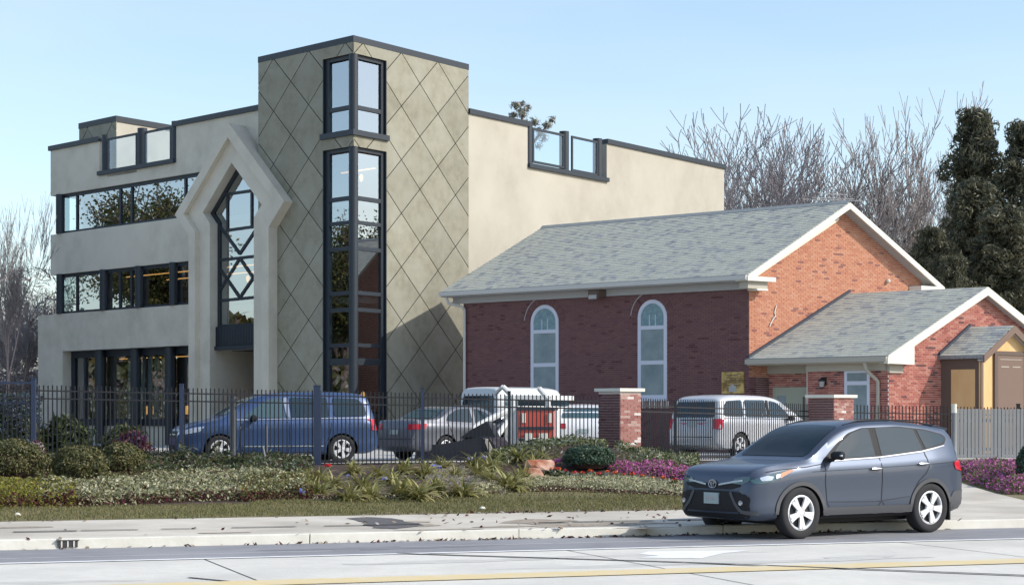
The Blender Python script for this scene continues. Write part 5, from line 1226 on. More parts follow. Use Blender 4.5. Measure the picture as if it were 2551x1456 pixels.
# ---------------------------------------------------------------- minivans
def van_spec(p, glass=GL, silver=False):
    s = dict(L=5.0, W=1.98, tyre=.345, axles=(.98, 4.02), paint=p, wheel='split', tumble=.80, step=.12,
      top=[(0, .55), (.02, .68), (.08, .80), (.3, .93), (.7, 1.02), (1.0, 1.09), (1.15, 1.18), (1.5, 1.42), (1.9, 1.62), (2.2, 1.70), (2.8, 1.75), (3.8, 1.76), (4.5, 1.72), (4.72, 1.64), (4.85, 1.3), (4.93, 1.0), (4.98, .8), (5.0, .6)],
      bot=[(0, .28), (.1, .2), (1.5, .2), (4.6, .22), (4.9, .3), (5.0, .36)],
      wid=[(0, .55), (.05, .70), (.15, .80), (.35, .90), (.7, .96), (1.2, .985), (3.5, .99), (4.5, .975), (4.8, .93), (4.95, .84), (5.0, .74)],
      belt=[(0, .42), (.1, .72), (.5, .90), (1.1, 1.02), (2, 1.06), (4.5, 1.10), (4.8, 1.06), (5.0, .55)])
    s['patches'] = [
      ('windscreen', rnd([(-.74, 1.18), (.74, 1.18), (.66, 1.62), (-.66, 1.62)], .06), 'front', .01, M['autoglass2'] if silver is False else GL),
      ('side_window', rnd([(1.55, 1.11), (1.95, 1.42), (2.18, 1.55), (2.50, 1.60), (2.60, 1.12)], .05), 'sides', .012, M['autoglass2'] if silver is False else GL),
      ('side_window', rnd([(2.75, 1.12), (2.72, 1.61), (3.66, 1.61), (3.70, 1.13)], .05), 'sides', .012, glass),
      ('side_window', rnd([(3.84, 1.14), (3.80, 1.61), (4.45, 1.58), (4.62, 1.42), (4.66, 1.16)], .07), 'sides', .012, glass),
      ('belt_moulding', line_poly([(1.35, 1.06), (2.5, 1.08), (4.68, 1.11)], .03), 'sides', .016, M['chrome']),
      ('pillar_trim', rnd([(2.63, 1.12), (2.55, 1.60), (2.68, 1.61), (2.72, 1.12)], .01), 'sides', .014, M['chrome'] if not silver else M['plastic']),
      ('door_seam', line_poly([(1.5, 1.05), (1.45, .4), (1.6, .26), (2.66, .26), (2.70, .6), (2.68, 1.1)], .016), 'sides', .006, SM),
      ('door_seam', line_poly([(2.70, .26), (3.55, .28), (3.72, .75), (3.76, 1.1)], .016), 'sides', .006, SM),
      ('side_moulding', line_poly([(1.55, .42), (3.55, .42)], .03), 'sides', .014, M['chrome'] if not silver else M['plastic_grey']),
      ('arch_lip', arch(.98, .335, .40, .43, 2, 178), 'sides', .012, p), ('arch_lip', arch(4.02, .335, .40, .43, 2, 178), 'sides', .012, p),
      ('headlight', rnd([(.10, .70), (.12, .80), (.35, .87), (.62, .90), (.50, .78)], .03), 'sides', .014, M['lamp_clear']),
      ('headlight_front', rnd([(.48, .68), (.50, .80), (.82, .83), (.82, .72)], .03), 'fronts', .014, M['lamp_clear']),
      ('grille', rnd([(-.42, .62), (-.45, .78), (.45, .78), (.42, .62)], .03), 'front', .012, M['plastic']), ('grille_bar', line_poly([(-.43, .70), (.43, .70)], .02), 'front', .02, M['chrome']),
      ('air_intake', rnd([(-.5, .32), (-.55, .45), (.55, .45), (.5, .32)], .03), 'front', .012, M['plastic']),
      ('rear_window', rnd([(-.72, 1.12), (-.66, 1.55), (.66, 1.55), (.72, 1.12)], .06), 'rear', .01, GL),
      ('tail_light', rnd([(.74, .80), (.70, 1.08), (.92, 1.08), (.92, .80)], .03), 'rears', .014, M['lamp_red']),
      ('tail_light', rnd([(4.80, .80), (4.76, 1.08), (4.93, 1.06), (4.96, .80)], .02), 'sides', .014, M['lamp_red']),
      ('number_plate', [(-.16, .86), (-.16, 1.0), (.16, 1.0), (.16, .86)], 'rear', .02, M['plate']),
      ('tailgate_bar', line_poly([(-.45, 1.045), (.45, 1.045)], .03), 'rear', .02, M['chrome'] if silver is False else M['plastic_grey']),
      ('tailgate_seam', line_poly([(-.74, .58), (.74, .58)], .02), 'rear', .006, SM)]
    return s
def mirror_pair(root, x, z, y, m):
    for s in (-1, 1):
        b = MB(); b.lathe([(0, -.10), (.06, -.09), (.09, 0), (.06, .1), (0, .11)], (x, s*(y+.13), z), axis='y', n=14); b.tube((x, s*(y-.08), z-.05), (x, s*(y+.05), z-.02), .03, n=8); b.build('wing_mirror', m, root, local=True, smooth=True)
def place(front_x, front_Z, ang): pass
blue = paint('blue_paint', (.035, .075, .18), .35, .3)
def put_by_wheel(sp, px, Z, th, axle, zg=.61):
    """origin so that the near-side wheel of the given axle stands at pixel column px, depth Z"""
    c, s = math.cos(th), math.sin(th); X = (px-CX)/F*Z; a = sp['axles'][axle]; y = sp['W']/2-.06
    return Vector((X, Z, zg))-Vector((c*a+s*y, s*a-c*y, 0))
vs1 = van_spec(blue); tv = R(20)
v1, _ = car('minivan', vs1, put_by_wheel(vs1, 851, 45.75, tv, 1), tv, 'blue minivan parked behind the picket fence in front of the modern building', 'van')
mirror_pair(v1, 1.78, 1.10, .95, M['plastic'])
# vehicle seen from behind: local +x (rear) must point to the camera-left
def put_rear(sp, px, Z, th, zg=.61, ycorner=1):
    """rear corner (local x=L, y=+W/2 side that faces the camera) at pixel px"""
    c, s = math.cos(th), math.sin(th); X = (px-CX)/F*Z; a = sp['L']-.1; y = ycorner*(sp['W']/2-.08)
    return Vector((X, Z, zg))-Vector((c*a-s*y, s*a+c*y, 0))
white = paint('white_paint', (.48, .50, .53), .1, .3)
vs2 = van_spec(white, silver=True); tw2 = R(180+46)
v2, _ = car('minivan', vs2, put_rear(vs2, 1792, 50.8, tw2, ycorner=1), tw2, 'silver white minivan seen from behind, parked between the two brick pillars behind the gate', 'van')
mirror_pair(v2, 1.78, 1.10, .95, M['plastic'])
def sedan_spec(p, L=4.7, H=1.45):
    s = dict(L=L, W=1.8, tyre=.32, axles=(.92, L-1.05), paint=p, wheel='split', tumble=.74, step=.12)
    k = H/1.45
    s['top'] = [(0, .5), (.03, .62), (.12, .72), (.5, .84), (1.1, .94), (1.25, .98), (1.6, 1.18*k), (2.0, 1.38*k), (2.4, 1.45*k), (3.0, 1.43*k), (3.4, 1.33*k), (3.8, 1.12*k), (3.95, 1.08), (L-.15, 1.05), (L-.05, .95), (L-.01, .8), (L, .6)]
    s['bot'] = [(0, .25), (.1, .18), (1.5, .18), (L-.4, .22), (L, .38)]
    s['wid'] = [(0, .55), (.1, .70), (.3, .80), (.7, .87), (1.5, .9), (3.4, .9), (4.1, .87), (L-.2, .80), (L, .66)]
    s['belt'] = [(0, .4), (.1, .66), (.5, .78), (1.2, .89), (2.4, .93), (3.8, .99), (L-.15, .98), (L, .55)]
    s['patches'] = [('windscreen', rnd([(-.64, 1.0), (.64, 1.0), (.55, 1.34*k), (-.55, 1.34*k)], .05), 'front', .01, GL),
      ('side_window', rnd([(1.65, .97), (2.05, 1.26*k), (2.45, 1.36*k), (2.55, .98)], .04), 'sides', .012, GL), ('side_window', rnd([(2.65, .99), (2.62, 1.36*k), (3.1, 1.33*k), (3.5, 1.17*k), (3.62, 1.03)], .05), 'sides', .012, GL),
      ('rear_window', rnd([(-.60, 1.10), (-.52, 1.34*k), (.52, 1.34*k), (.60, 1.10)], .05), 'rear', .01, M['autoglass2']),
      ('tail_light', rnd([(.48, .80), (.48, .95), (.78, .95), (.80, .82)], .03), 'rears', .014, M['lamp_red']), ('tail_light', rnd([(L-.35, .84), (L-.4, .96), (L-.08, .94), (L-.04, .80)], .03), 'sides', .014, M['lamp_red']),
      ('door_seam', line_poly([(1.55, .9), (1.5, .3), (2.55, .28), (2.6, .9)], .016), 'sides', .006, SM), ('door_seam', line_poly([(2.6, .28), (3.2, .3), (3.5, .8), (3.6, 1.0)], .016), 'sides', .006, SM),
      ('number_plate', [(-.16, .68), (-.16, .80), (.16, .80), (.16, .68)], 'rear', .02, M['plate']), ('bumper_strip', line_poly([(-.7, .56), (.7, .56)], .02), 'rear', .012, SM)]
    return s
silv = paint('silver_paint', (.13, .14, .165), .45, .3)
s3 = sedan_spec(silv); t3 = R(180+46)
v3, _ = car('sedan', s3, put_rear(s3, 1042, 47.6, t3), t3, 'dark grey sedan seen from behind, its rear in shade beside the blue minivan', 'car')
# white hatchback
s4 = sedan_spec(paint('bright_white_paint', (.74, .75, .76), 0, .3), L=4.3, H=1.5); t4 = R(180+60)
s4['top'] = [(0, .5), (.03, .62), (.12, .72), (.5, .84), (1.1, .94), (1.25, .98), (1.6, 1.2), (2.0, 1.42), (2.4, 1.5), (3.2, 1.46), (3.8, 1.3), (4.05, 1.12), (4.2, .95), (4.28, .8), (4.3, .6)]
v4, _ = car('hatchback', s4, Vector((ray(1452)*51.5, 51.5+4.3, .61)), R(-90), 'white rounded hatchback just left of the tall brick pillar', 'car')
# white box-like off-roader behind
def boxy_spec(p, L=4.3, H=1.85):
    s = van_spec(p, silver=True); s['L'] = L; s['W'] = 1.8; s['tyre'] = .37; s['axles'] = (.75, 3.4); s['tumble'] = .86
    s['top'] = [(0, .8), (.03, .98), (.1, 1.05), (1.2, 1.14), (1.35, 1.25), (1.6, 1.7), (1.75, 1.84), (2.2, 1.88), (4.0, 1.88), (4.18, 1.82), (4.26, 1.3), (4.29, .9), (4.3, .6)]
    s['bot'] = [(0, .45), (.1, .4), (4.2, .4), (4.3, .5)]; s['wid'] = [(0, .7), (.05, .78), (.2, .86), (.6, .9), (4.0, .9), (4.2, .87), (4.3, .80)]
    s['belt'] = [(0, .7), (.1, .98), (1.2, 1.08), (4.1, 1.16), (4.25, 1.14), (4.3, .55)]
    s['patches'] = [('windscreen', rnd([(-.68, 1.25), (.68, 1.25), (.64, 1.74), (-.64, 1.74)], .05), 'front', .01, GL), ('side_window', rnd([(1.7, 1.2), (1.8, 1.72), (2.6, 1.74), (2.6, 1.2)], .05), 'sides', .012, GL),
      ('side_window', rnd([(2.75, 1.2), (2.75, 1.74), (3.95, 1.74), (4.0, 1.2)], .05), 'sides', .012, M['autoglass2']), ('rear_window', rnd([(-.68, 1.2), (-.64, 1.74), (.64, 1.74), (.68, 1.2)], .06), 'rear', .01, GL),
      ('tail_light', rnd([(.70, .85), (.70, 1.1), (.84, 1.1), (.84, .85)], .02), 'rears', .014, M['lamp_red']), ('door_seam', line_poly([(1.6, 1.1), (1.6, .5), (2.65, .5), (2.68, 1.2)], .016), 'sides', .006, SM)]
    return s
s7 = boxy_spec(paint('cream_white_paint', (.52, .54, .54), 0, .35)); s7['top'] = [(x, z+.12 if z > 1.3 else z) for x, z in s7['top']]
v7, _ = car('off_roader', s7, put_rear(s7, 1242, 52.6, R(180+44)), R(180+44), 'tall boxy white off-roader seen from behind at the corner of the church', 'car')
# truck with a red tail and white rear rack
tr = empty('compact_loader', (at(1330, 1100, 49.5).x, 49.5, .61), 0, 'white compact loader with a red rear cover, slanted white cab posts and a black bucket', 'loader')
def W(x, y, Z): return at(x, y, Z)
Zt = 49.5; dq = Vector((.62, .78, 0)); 
def tbox(x0, x1, y0, y1, Z, dep, name, m, parent=tr, dirv=None, bevel=0):
    b = MB(); p0, p1, p2, p3 = W(x0, y1, Z), W(x1, y1, Z), W(x1, y0, Z), W(x0, y0, Z); d_ = (dirv or Vector((.5, .86, 0)))*dep
    b.solid([p0, p1, p2, p3], [p+d_ for p in (p0, p1, p2, p3)]); return b.build(name, m, parent)
wp = paint('truck_white_paint', (.62, .63, .62), 0, .4); rp_ = paint('truck_red_paint', (.62, .09, .06), 0, .35)
tg = tbox(1291, 1378, 1021, 1090, Zt, .12, 'engine_cover', rp_)
tbox(1291, 1378, 1062, 1069, Zt-.03, .03, 'cover_rib', M['flash'], tg); tbox(1300, 1308, 1028, 1052, Zt-.03, .02, 'marker', M['trim'], tg); tbox(1364, 1372, 1028, 1052, Zt-.03, .02, 'marker', M['trim'], tg)
tbox(1288, 1381, 1014, 1021, Zt-.02, .2, 'cover_top', M['flash'])
tbox(1305, 1324, 1078, 1096, Zt-.04, .03, 'decal', M['trim'], tg); tbox(1342, 1362, 1078, 1096, Zt-.04, .03, 'decal', M['trim'], tg)
tbox(1255, 1289, 1010, 1105, Zt+.05, 2.3, 'side_panel', wp); tbox(1380, 1385, 1022, 1105, Zt+.05, .25, 'side_panel', wp)
tbox(1291, 1380, 1092, 1106, Zt+.1, .2, 'bumper', M['plastic_grey'])
tbox(1262, 1372, 986, 996, Zt+1.2, .08, 'cab_bar', wp); tbox(1290, 1362, 996, 1012, Zt+2.0, 1.3, 'cab_glass', GL); tbox(1285, 1366, 984, 996, Zt+2.02, 1.5, 'cab_roof', wp)
tbox(1280, 1372, 1012, 1050, Zt+2.01, 1.5, 'cab_back', wp)
for (xa, ya, xb, yb) in ((1252, 962, 1275, 985), (1342, 966, 1364, 992)):
    b = MB(); p0, p1 = W(xa, ya, Zt+.1), W(xb, yb, Zt+.1); b.tube(p0, p1, .07, n=8); b.tube(p1, W(xb+2, 1030, Zt+.1), .07, n=8); b.tube(p0, W(xa-18 if xa < 1300 else xa, ya+(18 if xa < 1300 else 2), Zt+1.0), .05, n=8); b.build('cab_post', wp, tr, smooth=True)
mt, mr, mb = wheel_mesh('split', .38, .215)
for (x, Z) in ((1305, Zt+.6), (1376, Zt+.5), (1340, Zt+2.6), (1400, Zt+2.6)):
    p = at(x, 1100, Z); w = put('wheel', mt, tr, Vector((p.x, p.y, .61+.38))-ORG[tr.name]); w.rotation_euler = (0, 0, R(58)); put('rim', mr, w, (0, 0, 0))

def tpoly(pts, Z, dep, name, m, parent=tr):
    b = MB(); q = [at(x, y, Z) for x, y in pts]; d_ = Vector((.35, .94, 0))*dep; b.solid(q, [p+d_ for p in q]); return b.build(name, m, parent)
bk_ = paint('loader_black', (.012, .015, .025), .2, .5)
bu = tpoly([(1028, 1160), (1036, 1122), (1058, 1108), (1105, 1104), (1150, 1096), (1192, 1086), (1218, 1090), (1232, 1108), (1236, 1135), (1226, 1156), (1200, 1163), (1110, 1166)], 47.9, 1.1, 'bucket', bk_)
tpoly([(1204, 1090), (1214, 1092), (1228, 1122), (1230, 1150), (1222, 1152), (1216, 1122)], 47.87, .04, 'bucket_edge', M['trim_tan'], bu)
tpoly([(1148, 1088), (1172, 1070), (1212, 1048), (1222, 1064), (1234, 1088)], 48.6, .35, 'arm_plate', bk_)
for (xa, ya, xb, yb, r_, m_) in ((1122, 1112, 1160, 1075, .05, wp), (1160, 1075, 1262, 1022, .09, wp), (1180, 1092, 1262, 1050, .07, M['flash']), (1228, 1100, 1262, 1050, .08, wp)):
    b = MB(); b.tube(W(xa, ya, 48.9), W(xb, yb, 49.6), r_, n=8); b.build('lift_arm', m_, tr, smooth=True)
# ================================================================== TREES AND PLANTS
def tree_skeleton(rng, H, levels=5, spread=.5, trunk=.28, up=.35, start=.22, nl=3, wig=.14, ratio=.72, r0=None, seg=3, fan=1.0, rr=.66, side=.55):
    segs = []; tips = []
    def grow(p, d, L, r, lv):
        q = p; dd = d
        for k in range(seg):
            dd = (dd+Vector((rng.gauss(0, wig), rng.gauss(0, wig), rng.gauss(0, wig*.5)+up*.06))).normalized(); q2 = q+dd*L/seg; r2 = r*(1-.28/seg*1.0); segs.append((q, q2, r, r2, lv))
            if lv >= 1 and lv < levels and rng.random() < side:
                s_ = (dd+Vector((rng.gauss(0, 1), rng.gauss(0, 1), rng.gauss(.1, .5))).normalized()*spread*1.3+Vector((0, 0, up*.3))).normalized(); grow(q2, s_, L*ratio*.62, r2*.5, lv+1)
            q, r = q2, r2
        if lv < levels:
            n = nl if lv else nl+1; ph = rng.uniform(0, 6.28)
            for i in range(n):
                a = ph+6.28*i/n+rng.gauss(0, .3); s = spread*rng.uniform(.5, 1.25)*fan
                e = dd.orthogonal().normalized(); f = dd.cross(e); nd = (dd+(e*math.cos(a)+f*math.sin(a))*s+Vector((0, 0, up*.35))).normalized()
                grow(q, nd, L*ratio*rng.uniform(.8, 1.15), r*rr, lv+1)
        else: tips.append((q, dd))
    grow(Vector((0, 0, 0)), Vector((0, 0, 1)), H*start, r0 or trunk, 0); return segs, tips
def tree_mesh(segs, lo, hi, name, m, minr=.012):
    b = MB()
    for (p, q, r, r2, lv) in segs:
        if lo <= lv <= hi:
            n = 8 if lv == 0 else (5 if lv < 3 else 3); r, r2 = max(r, minr), max(r2, minr); d = (q-p).normalized(); u = d.orthogonal().normalized(); w = d.cross(u); k = len(b.v)
            for (c, rr) in ((p, r), (q, r2)):
                for i in range(n): t = 6.283*i/n; b.v.append(tuple(c+(u*math.cos(t)+w*math.sin(t))*rr))
            for i in range(n): j = (i+1) % n; b.f.append((k+i, k+j, k+n+j, k+n+i)); b.m.append(0)
    me = bpy.data.meshes.new(name); me.from_pydata(b.v, [], b.f); me.materials.append(m); me.polygons.foreach_set('use_smooth', [True]*len(me.polygons)); me.update(); return me
BT = []
for sd_, kw in ((1, dict(levels=6, spread=.44, up=.45, nl=2, start=.20, fan=.9)), (2, dict(levels=6, spread=.36, up=.6, nl=2, start=.24, fan=.85)), (5, dict(levels=6, spread=.48, up=.4, nl=2, start=.16))):
    kw.update(wig=.055, rr=.60, side=.85, ratio=.77)
    rg = random.Random(sd_); sg, tp = tree_skeleton(rg, 20, trunk=.20, **kw); top = max(q.z for _, q, _, _, _ in sg)
    BT.append((tree_mesh(sg, 0, 2, 'trunk', M['bark_pale'], .03), tree_mesh(sg, 3, 9, 'branches', M['twig2'] if sd_ == 1 else M['twig'], .0125), top, len(sg)))
def bare_tree(k, x, ytop, Z, wscale, rz, label, group=None, base=.6):
    mt_, mb_, top, _ = BT[k]; H = CH+(HY-ytop)/F*Z-base; s = H/top
    o = empty('bare_tree', ((x-CX)/F*Z, Z, base), rz, label, 'tree', group); o.scale = (s*wscale, s*wscale, s); put('trunk', mt_, o); put('branches', mb_, o); return o
g_ = 'leafless trees beyond the church'
bare_tree(0, 1868, 255, 112, 1.4, .3, 'broad leafless tree just right of the cream wing, behind the church roof', g_)
bare_tree(1, 1945, 238, 116, 1.5, 1.9, 'tall leafless tree second from the cream wing, its crown against the sky', g_)
bare_tree(2, 2010, 345, 108, 1.35, 2.6, 'spreading leafless tree left of the church peak, lower than its neighbours', g_)
bare_tree(0, 1815, 372, 120, 1.1, 4.0, 'low leafless tree partly behind the far end of the cream wing', g_)
bare_tree(1, 2095, 400, 104, 1.4, .9, 'small leafless tree directly behind the church ridge antenna', g_)
bare_tree(1, 2240, 232, 110, 1.3, 5.1, 'tallest leafless tree right of the church peak', g_)
bare_tree(0, 2320, 375, 118, .95, .2, 'leafless tree just left of the dark evergreens', g_)
for i, (x, yt, Z, w, k) in enumerate(((6, 470, 74, .8, 1), (52, 700, 84, 1.2, 0), (112, 670, 96, .9, 2), (-40, 640, 90, 1.0, 0), (88, 720, 100, 1.3, 1), (30, 730, 106, 1.4, 2))):
    bare_tree(k, x, yt, Z, w, i*1.3, ['tall thin leafless tree at the left edge, reaching highest', 'leafless tree in front of the left tangle of branches', 'leafless tree touching the left edge of the modern building', 'leafless tree cut by the left picture edge', 'low wide leafless tree close against the building, behind the others', 'lowest leafless tree in the left background'][i], 'leafless trees left of the modern building')
# tangle of twigs at far left
n = 30000; P = np.stack([RNG.uniform(-33, -18, n), RNG.uniform(84, 92, n), np.abs(RNG.normal(2.6, 2.8, n))+.4], 1); P[:, 2] = np.clip(P[:, 2], .5, 8.5)
N_ = RNG.normal(size=(n, 3)); o = leaves('brush_thicket', P, N_, .5, [M['redtwig'], M['twig2'], M['bark_pale'], M['leaf_olive']], loc=(-25, 88, .6), aspect=.10, mi=RNG.choice(4, n, p=[.36, .42, .16, .06])); tag(o, 'dense mauve brown brush thicket left of the modern building', 'brush', kind='stuff')
# ---- conifers
def conifer_mesh(seed, H=16, Rm=4.2, n=34000, ragged=.35, mats=None):
    rg = np.random.default_rng(seed); cl = []
    nt_ = 27
    for q in range(nt_):
        h = .10+.90*(q+rg.uniform(-.3, .3))/nt_; h = min(h, .985); env = (math.sin(min(1, (1-h)*2.3+.10)*math.pi/2))*(.78+.22*math.sin(h*13+seed))
        nb = rg.integers(4, 7); ph = rg.uniform(0, 6.283)
        for j in range(nb):
            t = ph+6.283*j/nb+rg.normal(0, .25); Lb = Rm*env*rg.uniform(.45, 1.12)
            for f in np.arange(.25, 1.01, .16):
                r = Lb*f
                if rg.random() < .2: continue
                cl.append((r*math.cos(t)+rg.normal(0, .15), r*math.sin(t)+rg.normal(0, .15), h*H-.25*r*f+.45*f+rg.normal(0, .15), (.34+.22*f)*(.7+.5*env)))
    c = np.array(cl); idx = rg.integers(0, len(c), n); d = rg.normal(size=(n, 3)); d /= np.linalg.norm(d, axis=1)[:, None]; rr = rg.uniform(.45, 1.0, n)**.5
    P = c[idx, :3]+d*(c[idx, 3]*rr)[:, None]*np.array([1.1, 1.1, .85]); mi = np.where(rg.random(n) < .45, 0, np.where(rg.random(n) < .5, 1, 2))
    return P, d, mi
CM = []
for sd_ in (3, 8, 14):
    P, d, mi = conifer_mesh(sd_); o = leaves('crown', P, d+RNG.normal(size=d.shape)*.5, .36, [M['pine'], M['pine2'], M['pine3']], aspect=.28, mi=mi, local=True); CM.append(o.data); bpy.data.objects.remove(o)
b = MB(); b.tube((0, 0, 0), (0, 0, 14), .28, .05, n=8); o = b.build('trunk', M['bark'], None, local=True); TRK = o.data; bpy.data.objects.remove(o)
def conifer(k, x, ytop, Z, wpx, rz, label, base=.6):
    H = CH+(HY-ytop)/F*Z-base; o = empty('evergreen_tree', ((x-CX)/F*Z, Z, base), rz, label, 'tree', 'dark evergreen trees at the right'); s = H/16.0; w = wpx/F*Z/4.9; o.scale = (w, w, s); put('crown', CM[k], o); put('trunk', TRK, o); return o
conifer(0, 2430, 268, 100, 190, .4, 'tallest dark evergreen with an open pointed top at the right')
conifer(1, 2545, 310, 98, 170, 1.7, 'dark evergreen cut by the right picture edge')
conifer(2, 2420, 455, 90, 190, 3.0, 'broad olive evergreen in front of the tallest one')
conifer(0, 2325, 560, 86, 130, 5.0, 'short dark evergreen next to the right slope of the church gable')
conifer(1, 2500, 520, 84, 200, .9, 'wide evergreen directly behind the annex peak')
conifer(2, 2580, 500, 88, 190, 2.2, 'lower evergreen at the right edge behind the annex')
conifer(1, 2375, 640, 82, 120, 4.2, 'lowest evergreen between the church gable and the annex roof')
# small pine top seen above the cream wing roof
pz = empty('pine_tree', ((1318-CX)/F*125, 125, .6), 0, 'thin pine top showing above the cream wing beside the roof rail', 'tree')
def pine_clump(parts, name='crown'):
    Ps, Ds = [], []
    for (x, y, r, nn) in parts:
        c = at(x, y, 125); dd = RNG.normal(size=(nn, 3)); dd /= np.linalg.norm(dd, axis=1)[:, None]; Ps.append(np.array(c)+dd*(RNG.uniform(0, 1, nn)[:, None])*r*125/F*np.array([1, 1, .9])); Ds.append(dd)
    return leaves(name, np.concatenate(Ps), np.concatenate(Ds), .45, [M['silver'], M['twig'], M['pine2']], pz, aspect=.16)
pine_clump([(1284, 264, 15, 90), (1300, 280, 20, 190), (1278, 288, 13, 70), (1314, 268, 11, 60), (1300, 258, 9, 40), (1330, 305, 17, 90), (1362, 312, 15, 80), (1374, 298, 11, 50), (1345, 330, 18, 80), (1310, 312, 18, 100), (1355, 345, 16, 50), (1340, 365, 14, 40)])
b = MB(); p0 = at(1318, 1037, 125); b.tube((p0.x, 125, .6), at(1300, 285, 125), .35, .08, n=8)
for (x, y) in ((1362, 312), (1374, 298), (1345, 330)): b.tube(at(1316, 372, 125), at(x, y, 125), .12, .04, n=5)
b.build('trunk', M['bark'], pz)
# ---- leafy trees whose reflections fill the windows; they stand outside the frame, left and right of the buildings
rg = random.Random(11); sg, tp = tree_skeleton(rg, 13, levels=5, spread=.6, up=.3, nl=3, start=.22, trunk=.28); top = max(q.z for _, q, _, _, _ in sg)
LT = tree_mesh(sg, 0, 2, 'trunk', M['bark'], .03); LB = tree_mesh(sg, 3, 9, 'branches', M['bark'], .02)
pts = []; 
for (p, q, r, r2, lv) in sg:
    if lv >= 4:
        for k in range(9): t = random.random(); pts.append(p.lerp(q, t)+Vector((random.gauss(0, .3), random.gauss(0, .3), random.gauss(0, .3))))
random.shuffle(pts); pts = pts[:70000]; P = np.array([tuple(p) for p in pts]); o = leaves('crown', P, RNG.normal(size=P.shape), .13, [M['leaf_olive'], M['leaf_dk'], M['leaf_md'], M['box2']], aspect=.6, local=True); LC = o.data; bpy.data.objects.remove(o)
print('leafy', len(P), 'bare', [b_[3] for b_ in BT])
for i, (X, Z, H) in enumerate(((-40, 60, 13), (-44, 70, 12.5), (-39, 79, 13.5), (-47, 88, 14), (-50, 64, 11), (-38, 50, 12), (-50, 98, 15), (44, 80, 14), (52, 92, 15), (50, 70, 12.5))):
    o = empty('leafy_tree', (X, Z, .6), i*1.1, 'olive green leafy tree outside the %s of the picture, %s' % ('left' if X < 0 else 'right', ['reflected in the lower left windows', 'behind the hedge middle', 'third along the hedge', 'fourth along the hedge', 'smallest and farther out', 'nearest the street', 'farthest and tallest', 'nearest the church', 'tallest at that side', 'closest to the street there'][i]), 'tree', 'leafy trees outside the frame'); s = H/top; o.scale = (s, s, s); put('trunk', LT, o); put('branches', LB, o); put('crown', LC, o)
n = 26000; P = np.stack([RNG.choice([-62, 62], n, p=[.6, .4])+RNG.normal(0, 1, n), RNG.uniform(20, 130, n), RNG.uniform(.5, 8.5, n)], 1)
tag(leaves('added_wood', P, RNG.normal(size=(n, 3))*np.array([1, .4, .4]), 1.0, [M['leaf_dk'], M['pine'], M['bark'], M['leaf_olive']], loc=(-62, 70, .6), aspect=.7), 'added belt of dark woodland outside the picture at both sides', 'woodland', kind='stuff')  # unseen, added to cover the bright horizon in the window reflections
n = 16000; P = np.stack([RNG.uniform(-41, -37, n), RNG.uniform(45, 100, n), np.abs(RNG.normal(0, 1.6, n))+.5], 1); tag(leaves('hedge', P, RNG.normal(size=(n, 3)), .3, [M['leaf_dk'], M['leaf_md'], M['silver']], loc=(-39, 70, .6), aspect=.6), 'added thick mixed hedge outside the left of the picture', 'hedge', kind='stuff')  # unseen, added to darken the low part of the window reflections
# ================================================================== FLOWER BED
def bedz(X, Z): return hgt(X, Z-SL*X)
def gpt(x, y):
    """point of the bed surface seen at pixel"""
    r = ray(x); lo, hi = 28.0, 60.0
    for k in range(40):
        m_ = (lo+hi)/2; z = bedz(r*m_, m_); yp = HY-(z-CH)*F/m_
        if yp > y: lo = m_
        else: hi = m_
    return Vector((r*lo, lo, bedz(r*lo, lo)))
def ball_shrub(name, x, ytop, w_px, Z, mats, label, leaf=.06, n=5200, hx=1.0, cat='shrub', group=None, base=None, mi=None):
    X = (x-CX)/F*Z; zb = bedz(X, Z)-.03 if base is None else base; zt = CH+(HY-ytop)/F*Z; a = w_px/F*Z/2; H = zt-zb
    t = empty(name, (X, Z, zb), 0, label, cat, group)
    d = RNG.normal(size=(n, 3)); d /= np.linalg.norm(d, axis=1)[:, None]; d[:, 2] = np.where(d[:, 2] < -.45, -d[:, 2], d[:, 2])
    lump = np.array([1+.16*noise.noise(Vector(v)*2.3+Vector((X, Z, 0)))+.06*noise.noise(Vector(v)*7) for v in d]); rr = RNG.uniform(.80, 1.0, n)*lump
    P = d*rr[:, None]*np.array([a, a*.9, H*.52])+np.array([X, Z, zb+H*.48]); N_ = d+RNG.normal(size=(n, 3))*.55
    leaves('foliage', P, N_, leaf, mats, t, aspect=.5, mi=mi)
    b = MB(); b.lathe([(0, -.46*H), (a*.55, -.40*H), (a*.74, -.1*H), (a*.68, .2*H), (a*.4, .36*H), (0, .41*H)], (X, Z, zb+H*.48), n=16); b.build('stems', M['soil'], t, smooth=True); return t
BX = [M['box1'], M['box2'], M['box3'], M['leaf_dk']]
ball_shrub('round_shrub', 200, 1107, 140, 35.9, BX, 'clipped round olive shrub, the middle one of the three at left', leaf=.055, n=8000)
ball_shrub('round_shrub', 303, 1101, 122, 38.6, BX, 'clipped round olive shrub nearest the minivan, right of the middle one', leaf=.055, n=7000)
ball_shrub('round_shrub', 28, 1093, 180, 36.5, BX, 'large round olive shrub at the far left edge', leaf=.055, n=9000)
ball_shrub('round_shrub', 120, 1128, 90, 38, BX, 'low olive shrub between the far left shrub and the middle one', leaf=.055, n=3500)
ball_shrub('purple_shrub', 88, 1098, 52, 40.5, [M['purple'], M['twig2'], M['burg'], M['twig']], 'small dusky purple shrub behind the far left round shrub', leaf=.07, n=2500)
ball_shrub('dark_round_shrub', 1467, 1108, 132, 39.4, [M['teal1'], M['teal2'], M['dkgreen']], 'dark blue-green dome shrub beside the red rocks', leaf=.06, n=8000)
ball_shrub('dark_round_shrub', 2560, 1108, 60, 38.5, [M['teal1'], M['dkgreen'], M['teal2']], 'dark round shrub cut by the right picture edge above the pink flowers', leaf=.06, n=3500)
